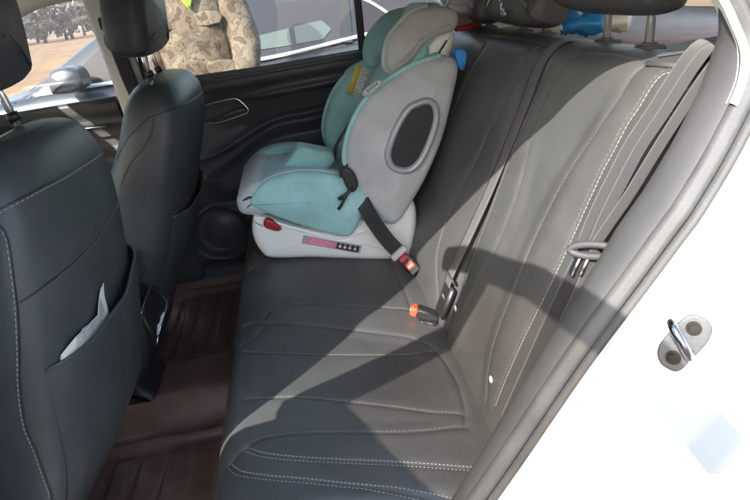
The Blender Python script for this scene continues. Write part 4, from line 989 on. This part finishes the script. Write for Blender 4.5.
# strap hanging to the shelf from the back of the headrest
ribbon([(.575, .93, 1.205), (.63, .955, 1.188), (.68, .98, 1.186), (.71, .99, 1.18)], [0, .3, 1], .026).build('top_tether', M['brownstrap'], cs)
mb = MB(); mb.tube([(.62, .945, 1.168), (.66, .965, 1.166), (.70, .98, 1.172)], .007, 8); mb.build('tether_cord', M['darkred'], cs)

# vehicle belt buckled across the child seat
vb = empty('seat_belt', (.36, .70, .58), 'black seat belt fastened over the white base of the child seat into a red buckle', 'seat belt')
ribbon([(.262, .872, .80), (.272, .800, .765), (.283, .768, .735), (.303, .752, .69), (.325, .735, .650), (.347, .722, .620)], [.78, .0, .62], .044, sub=10).build('webbing', M['beltdark'], vb)
mb = MB(); bd = Vector((.352, .716, .612)); dd = Vector((.022, -.013, -.030)).normalized()
zz = dd; yy_ = Vector((0, 1, .0)); yy_ = (yy_-zz*yy_.dot(zz)).normalized(); xx = yy_.cross(zz); MR = Matrix((xx, yy_, zz)).transposed()
mb.box(bd, (.056, .012, .022), MR, bev=.004); mb.build('belt_tongue', M['silverplastic'], vb, angle=40)
mb = MB(); mb.box(bd+dd*.020, (.030, .016, .018), MR, bev=.003); mb.build('red_sleeve', M['darkred'], vb, angle=40)
mb = MB(); mb.box(bd+dd*.050, (.034, .020, .050), MR, bev=.004); bk = mb.build('belt_buckle', M['blackplastic'], vb, angle=40)
mb = MB(); c = bd+dd*.046-yy_*.0115; mb.box(c, (.024, .006, .020), MR, bev=.002); mb.box(c-yy_*.0034, (.016, .0008, .003), MR, mi=1); mb.build('release_button', [M['red'], M['icon']], bk, angle=40)

# packet on the parcel shelf
tp_ = empty('tissue_packet', (.86, .66, 1.14), 'blue and white plastic packet lying on the rear shelf between two headrests', 'packet')
mb = MB(); mb.box((0, 0, 0), (.24, .10, .05), bev=.02)
c0 = Vector((.86, .655, 1.165)); rz = R(-38)
def pk(v): 
    v = Euler((0, 0, rz)).to_matrix() @ Vector(v); return tuple(v+c0)
def bag(x0, x1, m, nm):
    rg = random.Random(3)
    P = []
    for x in np.linspace(x0, x1, 14):
        s_ = (1-abs(x/.13)**4)**.5 if abs(x) < .13 else 0
        P.append([pk((x, .05*(s_*.9+.1)*math.cos(a), .026*(s_*.92+.04)*math.sin(a)*(1+.22*math.sin(3*a+x*75)+.14*math.sin(7*a-x*110)+rg.uniform(-.10, .10)))) for a in np.linspace(0, 2*math.pi, 24, endpoint=False)])
    mb = MB(); mb.grid(np.array(P), closed_v=True); mb.f.append(tuple(range(24))); mb.m.append(0); n0 = 13*24; mb.f.append(tuple(n0+j for j in range(24))); mb.m.append(0); mb.build(nm, m, tp_)
bag(-.098, -.045, M['whitefilm'], 'white_end'); bag(-.050, .045, M['bluefilm'], 'blue_wrapper'); bag(.045, .098, M['whitefilm'], 'white_end')

# ------------------------------------------------------------------ neighbouring silver car
nc = empty('parked_car', (-.3, 3.7, 0), 'silver grey sedan parked alongside, seen through the far windows', 'car')
prof_ = [(-2.75, .42), (-2.78, .62), (-2.65, .74), (-1.9, .90), (-1.42, .965), (-.95, 1.24), (-.55, 1.40), (-.05, 1.455), (.45, 1.43), (.90, 1.30), (1.30, 1.10), (1.70, 1.07), (1.92, 1.0), (1.95, .75), (1.90, .45), (1.70, .30), (-2.5, .28)]
mb = MB(); bodyp = [(-2.75, .42), (-2.78, .62), (-2.65, .74), (-1.9, .90), (-1.42, .965), (-.8, .975), (0, .985), (.8, 1.03), (1.30, 1.09), (1.70, 1.07), (1.92, 1.0), (1.95, .75), (1.90, .45), (1.70, .30), (-2.5, .28)]
pillow(mb, bodyp, 2.80, 4.55, r=.09, n=5, inflate=.03); mb.build('car_body', M['silverpaint'], nc)
# cabin : tapered greenhouse
cab = cat([(-1.45, .95), (-.95, 1.235), (-.55, 1.395), (-.05, 1.45), (.45, 1.425), (.90, 1.29), (1.32, 1.08)], 8)
P = []
for i, (x, z) in enumerate(cab):
    k = (z-.95)/.5; yin = 2.86+.20*k
    P.append([(x, 2.86, .95), (x, yin-.02, max(.95, z-.03)), (x, yin+.06, z), (x, 3.675, z+.02), (x, 7.35-yin-.06, z), (x, 7.35-yin+.02, max(.95, z-.03)), (x, 4.49, .95)])
mb = MB(); mb.grid(np.array(P)); mb.build('cabin', M['silverpaint'], nc)
def side_y(z): return 2.855+.20*(z-.95)/.5
def sidepane(ol, nm, m, off=.012, th=.004):
    n = len(ol); mb = MB(); L = [(x, side_y(z)-off, z) for x, z in ol]+[(x, side_y(z)-off+th, z) for x, z in ol]
    mb.add(L, [tuple(range(n))[::-1], tuple(range(n, 2*n))]+[(i, (i+1) % n, n+(i+1) % n, n+i) for i in range(n)]); return mb.build(nm, m, nc, smooth=False)
dlo = [(-1.22, .985), (-.5, .985), (.2, 1.01), (.50, 1.04), (.78, 1.065), (.83, 1.085), (.76, 1.165), (.60, 1.27), (.30, 1.36), (-.1, 1.375), (-.52, 1.345), (-.88, 1.20)]
sidepane(dlo, 'side_glass', M['carglass'])
sidepane([(.20, 1.055), (.36, 1.06), (.42, 1.11), (.37, 1.165), (.20, 1.15)], 'rear_seat_window', M['greenglass'], off=.018)
sidepane([(-.15, 1.05), (.17, 1.052), (.17, 1.145), (-.10, 1.12)], 'front_seat_window', M['greenglass'], off=.018)
mb = MB(); mb.tube([(x, side_y(z)-.018, z) for x, z in cat([(-1.22, .985), (-.5, .985), (-.05, .997), (.2, 1.012), (.50, 1.042), (.78, 1.067)], 6)], .011, 8); mb.build('chrome_strip', M['wplastic'], nc)
mb = MB(); mb.tube([(x, side_y(z)-.018, z) for x, z in cat([(.82, 1.08), (.79, 1.14), (.60, 1.272), (.30, 1.365), (-.1, 1.38), (-.5, 1.352)], 6)], .009, 8); mb.build('chrome_strip', M['wplastic'], nc)
for x in (-.25, .52):
    mb = MB(); mb.box((x, side_y(1.18)-.016, 1.19), (.05, .012, .36), (R(-21), R(4), 0)); mb.build('door_pillar', M['blackplastic'], nc, smooth=False)
mb = MB(); pillow(mb, [(-1.15, 1.0), (-1.13, 1.09), (-1.05, 1.115), (-.985, 1.09), (-.975, 1.01), (-1.03, .985), (-1.11, .985)], 2.60, 2.80, r=.035, n=5, inflate=.01); mi_ = mb.build('wing_mirror', M['silverpaint'], nc)
mb = MB(); mb.tube([(-1.05, 2.86, .99), (-1.06, 2.76, 1.01)], .022, 8); mb.build('mirror_arm', M['blackplastic'], mi_)
mb = MB(); P = [[(-1.42+.02, y, .975) for y in np.linspace(2.98, 4.37, 6)], [(-.62, y, 1.385) for y in np.linspace(3.10, 4.25, 6)]]; P = np.array(P); 
mb.grid(P+np.array((-.01, 0, .012))); mb.grid(P+np.array((-.01, 0, .008))); mb.build('windscreen', M['carglass'], nc)
for x in (-1.85, 1.15):
    for y in (2.80, 4.55):
        mb = MB(); mb.tube([(x, y-.09, .32), (x, y+.09, .32)], .32, 28); w = mb.build('wheel', M['tyre'], nc, angle=40)
        mb = MB(); mb.tube([(x, y-.10, .32), (x, y+.10, .32)], .21, 28); mb.build('rim', M['alloy'], w, angle=40)
mb = MB(); pillow(mb, [(-.02, .9), (.16, .905), (.165, .93), (-.02, .925)], 2.755, 2.79, r=.008, n=3); mb.build('door_handle', M['chrome'], nc)

# ------------------------------------------------------------------ the man outside
man = empty('person', (-.275, 2.22, 0), 'man in brown camouflage jacket with lime collar standing between the two cars', 'person')
def skin_body(name, verts, edges, radii, m, parent, root=0, sub=2):
    me = bpy.data.meshes.new(name); me.from_pydata(verts, edges, []); o = bpy.data.objects.new(name, me); COL.objects.link(o)
    sk = o.modifiers.new('skin', 'SKIN'); sk.use_smooth_shade = True
    for i, r_ in enumerate(radii):
        me.skin_vertices[0].data[i].radius = r_ if hasattr(r_, '__len__') else (r_, r_)
    me.skin_vertices[0].data[root].use_root = True
    s_ = o.modifiers.new('sub', 'SUBSURF'); s_.levels = sub; s_.render_levels = sub
    me.materials.append(m); o.parent = parent; o.matrix_parent_inverse = parent_world(parent).inverted(); return o
ox, oy = -.275, 2.22
def q(x, y, z): return (ox+x, oy+y, z)
V = [q(0, 0, .98), q(0, -.01, 1.14), q(0, -.02, 1.30), q(0, 0, 1.45), q(0, .0, 1.55), q(0, -.02, 1.63), q(0, -.03, 1.74),   # 0-6 pelvis..head
     q(-.18, 0, 1.46), q(-.225, 0, 1.30), q(-.235, -.02, 1.16), q(-.215, -.07, .98), q(-.205, -.09, .92),                   # 7-11
     q(.17, -.02, 1.46), q(.195, -.05, 1.30), q(.232, -.07, 1.14), q(.20, -.13, .98), q(.205, -.09, .92),                       # 12-16
     q(-.10, 0, .90), q(-.11, 0, .50), q(-.115, .02, .10), q(-.12, -.10, .05),
     q(.10, 0, .90), q(.11, 0, .50), q(.115, .02, .10), q(.12, -.10, .05)]
Ed = [(0, 1), (1, 2), (2, 3), (3, 4), (4, 5), (5, 6), (3, 7), (7, 8), (8, 9), (9, 10), (10, 11), (3, 12), (12, 13), (13, 14), (14, 15), (15, 16), (0, 17), (17, 18), (18, 19), (19, 20), (0, 21), (21, 22), (22, 23), (23, 24)]
rad = [(.15, .11), (.15, .11), (.17, .12), (.14, .10), (.06, .06), (.085, .10), (.075, .09), .065, .055, .05, .035, .028, .065, .055, .05, .035, .028, .085, .062, .045, .04, .085, .062, .045, .04]
bodyo = skin_body('body', V, Ed, rad, M['skin'], man)
# jacket : torso and sleeves, slightly larger than the body, loose folds come from the material
V2 = [q(0, 0, .90), q(0, -.01, 1.05), q(0, -.02, 1.20), q(0, -.02, 1.34), q(0, 0, 1.47), q(-.18, 0, 1.465), q(-.215, 0, 1.30), q(-.225, -.02, 1.16), q(-.215, -.065, .99), q(.17, -.02, 1.465), q(.195, -.05, 1.30), q(.232, -.07, 1.14), q(.20, -.13, .97)]
E2 = [(0, 1), (1, 2), (2, 3), (3, 4), (4, 5), (5, 6), (6, 7), (7, 8), (4, 9), (9, 10), (10, 11), (11, 12)]
r2 = [(.20, .14), (.195, .135), (.20, .14), (.20, .14), (.16, .115), .09, .082, .078, .060, .09, .082, .078, .060]
jk = skin_body('jacket', V2, E2, r2, M['camo'], man)
mb = MB(); mb.tube([q(-.07, -.10, 1.42), q(-.10, -.02, 1.53), q(0, .07, 1.56), q(.10, -.02, 1.53), q(.07, -.10, 1.42)], .028, 10); mb.build('collar', M['limevest'], man)
mb = MB(); pillow(mb, [(ox+.015, 1.325), (ox+.035, 1.33), (ox+.07, 1.46), (ox-.05, 1.46)], oy-.172, oy-.155, r=.006, n=3); mb.build('undershirt', M['limevest'], man)
mb = MB()
for (px_, pz_) in ((.085, 1.27), (-.10, 1.27), (.10, 1.06)):
    pillow(mb, [(ox+px_-.055, pz_-.028), (ox+px_+.055, pz_-.028), (ox+px_+.055, pz_+.022), (ox+px_-.055, pz_+.022)], oy-.166+abs(px_)*.25, oy-.152+abs(px_)*.25, r=.005, n=2)
mb.build('pocket_flap', M['camo'], jk)
for s_ in (-1, 1):
    mb = MB(); mb.tube([q(s_*.10, 0, .93), q(s_*.11, 0, .6), q(s_*.115, .02, .12)], [.10, .082, .075], 14); mb.build('trouser_leg', M['trouser'], man)
    mb = MB(); ellipsoid(mb, q(s_*.12, -.05, .05), (.055, .14, .055), 14); mb.build('boot', M['boot'], man)
    h0 = Vector(q(s_*.205, -.09, .92))
    for k in range(4):
        b0 = h0+Vector(((k-1.5)*.004, (k-1.5)*.02, -.03)); L_ = (.062, .072, .068, .054)[k]
        mb = MB(); mb.tube([b0, b0+Vector((-s_*.004, -.004, -L_*.5)), b0+Vector((-s_*.016, -.008, -L_))], [.010, .009, .007], 8); mb.build('finger', M['skin'], bodyo)
    mb = MB(); mb.tube([h0+Vector((-s_*.01, -.03, .0)), h0+Vector((-s_*.02, -.05, -.03)), h0+Vector((-s_*.022, -.052, -.055))], [.012, .010, .008], 8); mb.build('thumb', M['skin'], bodyo)
mb = MB(); ellipsoid(mb, q(0, -.005, 1.745), (.088, .108, .10), 20); hair = mb.build('hair', M['hair'], man)
mb = MB(); mb.tube([q(0, -.115, 1.70), q(0, -.140, 1.665), q(0, -.118, 1.655)], [.010, .014, .010], 8)
for s_ in (-1, 1): ellipsoid(mb, q(s_*.083, -.02, 1.68), (.012, .022, .034), 10)
mb.build('face_relief', M['skin'], bodyo)
mb = MB()
for s_ in (-1, 1): ellipsoid(mb, q(s_*.032, -.112, 1.695), (.012, .006, .006), 8)
mb.build('eyes', M['boot'], bodyo)

# ------------------------------------------------------------------ ground and distance
def sheet(name, x0, x1, y0, y1, z, m, n=2):
    P = np.array([[(x, y, z) for y in np.linspace(y0, y1, n)] for x in np.linspace(x0, x1, n)]); mb = MB(); mb.grid(P); o = mb.build(name, m, smooth=False); o['kind'] = 'structure'; return o
sheet('ground', -400, 400, -400, 400, 0, M['ground'])
sheet('parking_area', -9, 9, -8, 7.5, .004, M['paving'])
def tree(x, y, h, w):
    t = empty('bare_tree', (x, y, 0), None, 'tree', 'hazy roadside trees beyond the field')
    mb = MB(); mb.tube([(x, y, 0), (x+.1, y, h*.3), (x-.1, y, h*.7)], [.22, .15, .06], 7)
    for k in range(9):
        a = random.uniform(0, 6.28); z0 = h*random.uniform(.25, .6); L_ = w*random.uniform(.4, .8)
        mb.tube([(x, y, z0), (x+math.cos(a)*L_*.5, y+math.sin(a)*L_*.5, z0+h*.14), (x+math.cos(a)*L_, y+math.sin(a)*L_, z0+h*.3)], [.07, .045, .02], 5)
    mb.build('trunk', M['bark'], t)
    mb = MB()
    for k in range(560):
        u = Vector((random.gauss(0, 1), random.gauss(0, 1), random.gauss(0, 1))).normalized()*random.uniform(.3, 1)**.5
        c = Vector((x, y, h*.53))+Vector((u.x*w, u.y*w, u.z*h*.45))
        if math.sin(c.x*1.3)+math.sin(c.y*1.7)+math.sin(c.z*1.9+x) < -.7: continue
        s_ = random.uniform(.16, .42); n_ = Vector((random.gauss(0, 1), random.gauss(0, 1), random.gauss(0, 1))).normalized(); a_ = n_.orthogonal().normalized(); b_2 = n_.cross(a_)
        mb.add([c+a_*s_, c+b_2*s_*.7, c-a_*s_, c-b_2*s_*.7], [(0, 1, 2, 3)])
    mb.build('crown', M['leaf'], t, smooth=False); return t
for k in range(56):
    d = random.uniform(72, 105); a = R(-54+k*.92+random.uniform(-.4, .4)); 
    t = tree(math.sin(a)*d, math.cos(a)*d, random.uniform(4.5, 7.0), random.uniform(2.2, 3.2))
    t['label'] = 'hazy brownish tree in the row beyond the field'
def lamp(x, y, h, label, arm=1):
    t = empty('street_lamp', (x, y, 0), label, 'street lamp', 'tall lamp posts beyond the field')
    mb = MB(); mb.tube([(x, y, 0), (x, y, h)], [.11, .06], 10); mb.build('post', M['pole'], t)
    mb = MB(); mb.tube([(x, y, h-.1), (x+arm*.6, y, h+.25), (x+arm*1.6, y, h+.4)], [.045, .04, .03], 8); mb.build('lamp_arm', M['pole'], t)
    mb = MB(); ellipsoid(mb, (x+arm*1.9, y, h+.36), (.42, .14, .08), 12); mb.build('lamp_head', M['pole'], t)
lamp(-22.0, 46.0, 8.0, 'tallest pale lamp post nearest the centre pillar, beyond the field')
lamp(-28.6, 53.0, 4.6, 'shorter pale lamp post to the left, behind the white railing')
sg = empty('road_sign', (-33.5, 52, 0), 'small blue road sign on a pole beyond the field', 'road sign')
mb = MB(); mb.tube([(-33.5, 52, 0), (-33.5, 52, 3.0)], .05, 8); mb.build('pole', M['pole'], sg)
mb = MB(); mb.box((-33.5, 51.93, 2.4), (.95, .04, 1.2), bev=.02); mb.build('sign_plate', M['signblue'], sg)
gr = empty('guard_rail', (-30, 54, 0), 'low white railing running in front of the hazy trees', 'railing')
mb = MB()
for z in (.55, 1.0): mb.box((-29, 54, z), (12, .06, .10))
mb.build('rail', M['wplastic'], gr)
for k in range(9):
    mb = MB(); mb.box((-35+k*1.5, 54, .5), (.10, .09, 1.05)); mb.build('post', M['wplastic'], gr)

# pale sticker on the body edge below the striker
tb = bvh(body); C4 = [np.array(v) for v in ((.5089, -.2192, .7982), (.4946, -.2520, .7272), (.5568, -.3170, .7677), (.5770, -.2789, .8307))]
P = []; O_ = Vector((.14, -.71, 1.30))
for u in np.linspace(0, 1, 20):
    row = []
    for v in np.linspace(0, 1, 14):
        p = Vector((C4[0]*(1-u)+C4[3]*u)*(1-v)+(C4[1]*(1-u)+C4[2]*u)*v)
        c, nn, i, d = tb.ray_cast(O_, (p-O_).normalized())
        if nn.dot(O_-c) < 0: nn = -nn
        row.append(tuple(c+nn*.0014))
    P.append(row)
mb = MB(); mb.grid(np.array(P)); mb.build('sticker', M['label'], body)

# hazy air
m, nt_, out_ = new_mat('pale_air'); pv = nt_.nodes.new('ShaderNodeVolumePrincipled'); pv.inputs['Density'].default_value = .0016; pv.inputs['Color'].default_value = (.80, .70, .72, 1)
nt_.links.new(pv.outputs[0], out_.inputs['Volume'])
mb = MB(); mb.box((0, 0, 6), (830, 830, 14)); hz = mb.build('haze', m, smooth=False); hz['kind'] = 'stuff'

# ------------------------------------------------------------------ camera, sun, sky, air
cam = bpy.data.cameras.new('camera'); co = bpy.data.objects.new('camera', cam); COL.objects.link(co); SC.camera = co
cam.sensor_width = 36; cam.lens = 36*560/750; cam.clip_start = .02; cam.clip_end = 1000
p_, yw, r_ = R(24.9), R(5.8), R(7.5)
fwd = Vector((math.sin(yw)*math.cos(p_), math.cos(yw)*math.cos(p_), -math.sin(p_)))
r0 = Vector((math.cos(yw), -math.sin(yw), 0)); u0 = r0.cross(fwd)
rt = r0*math.cos(r_)-u0*math.sin(r_); up = u0*math.cos(r_)+r0*math.sin(r_)
co.matrix_world = Matrix.Translation((.14, -.71, 1.30)) @ Matrix((rt, up, -fwd)).transposed().to_4x4()

sd = Vector((.8, 1.0, -1.02)).normalized()
sun = bpy.data.lights.new('sun', 'SUN'); sun.energy = 2.45; sun.angle = R(.5); sun.color = (1, .95, .89)
so = bpy.data.objects.new('sun', sun); COL.objects.link(so); so.rotation_euler = sd.to_track_quat('-Z', 'Y').to_euler()
w = bpy.data.worlds.new('World'); SC.world = w; w.use_nodes = True; nt = w.node_tree
sky = nt.nodes.new('ShaderNodeTexSky'); sky.sky_type = 'NISHITA'; sky.sun_disc = False
el = math.asin(-sd.z); az = math.atan2(-sd.x, -sd.y)      # compass heading of the sun measured from +Y
sky.sun_elevation = el; sky.sun_rotation = az % (2*math.pi); sky.air_density = 1.3; sky.dust_density = 2.0; sky.ozone_density = .8
bg = nt.nodes['Background']; nt.links.new(sky.outputs[0], bg.inputs[0]); bg.inputs[1].default_value = .15
SC.view_settings.view_transform = 'Standard'; SC.view_settings.look = 'None'; SC.view_settings.exposure = 2.5; SC.view_settings.gamma = 1
SC.cycles.max_bounces = 10; SC.cycles.transparent_max_bounces = 16; SC.cycles.diffuse_bounces = 5
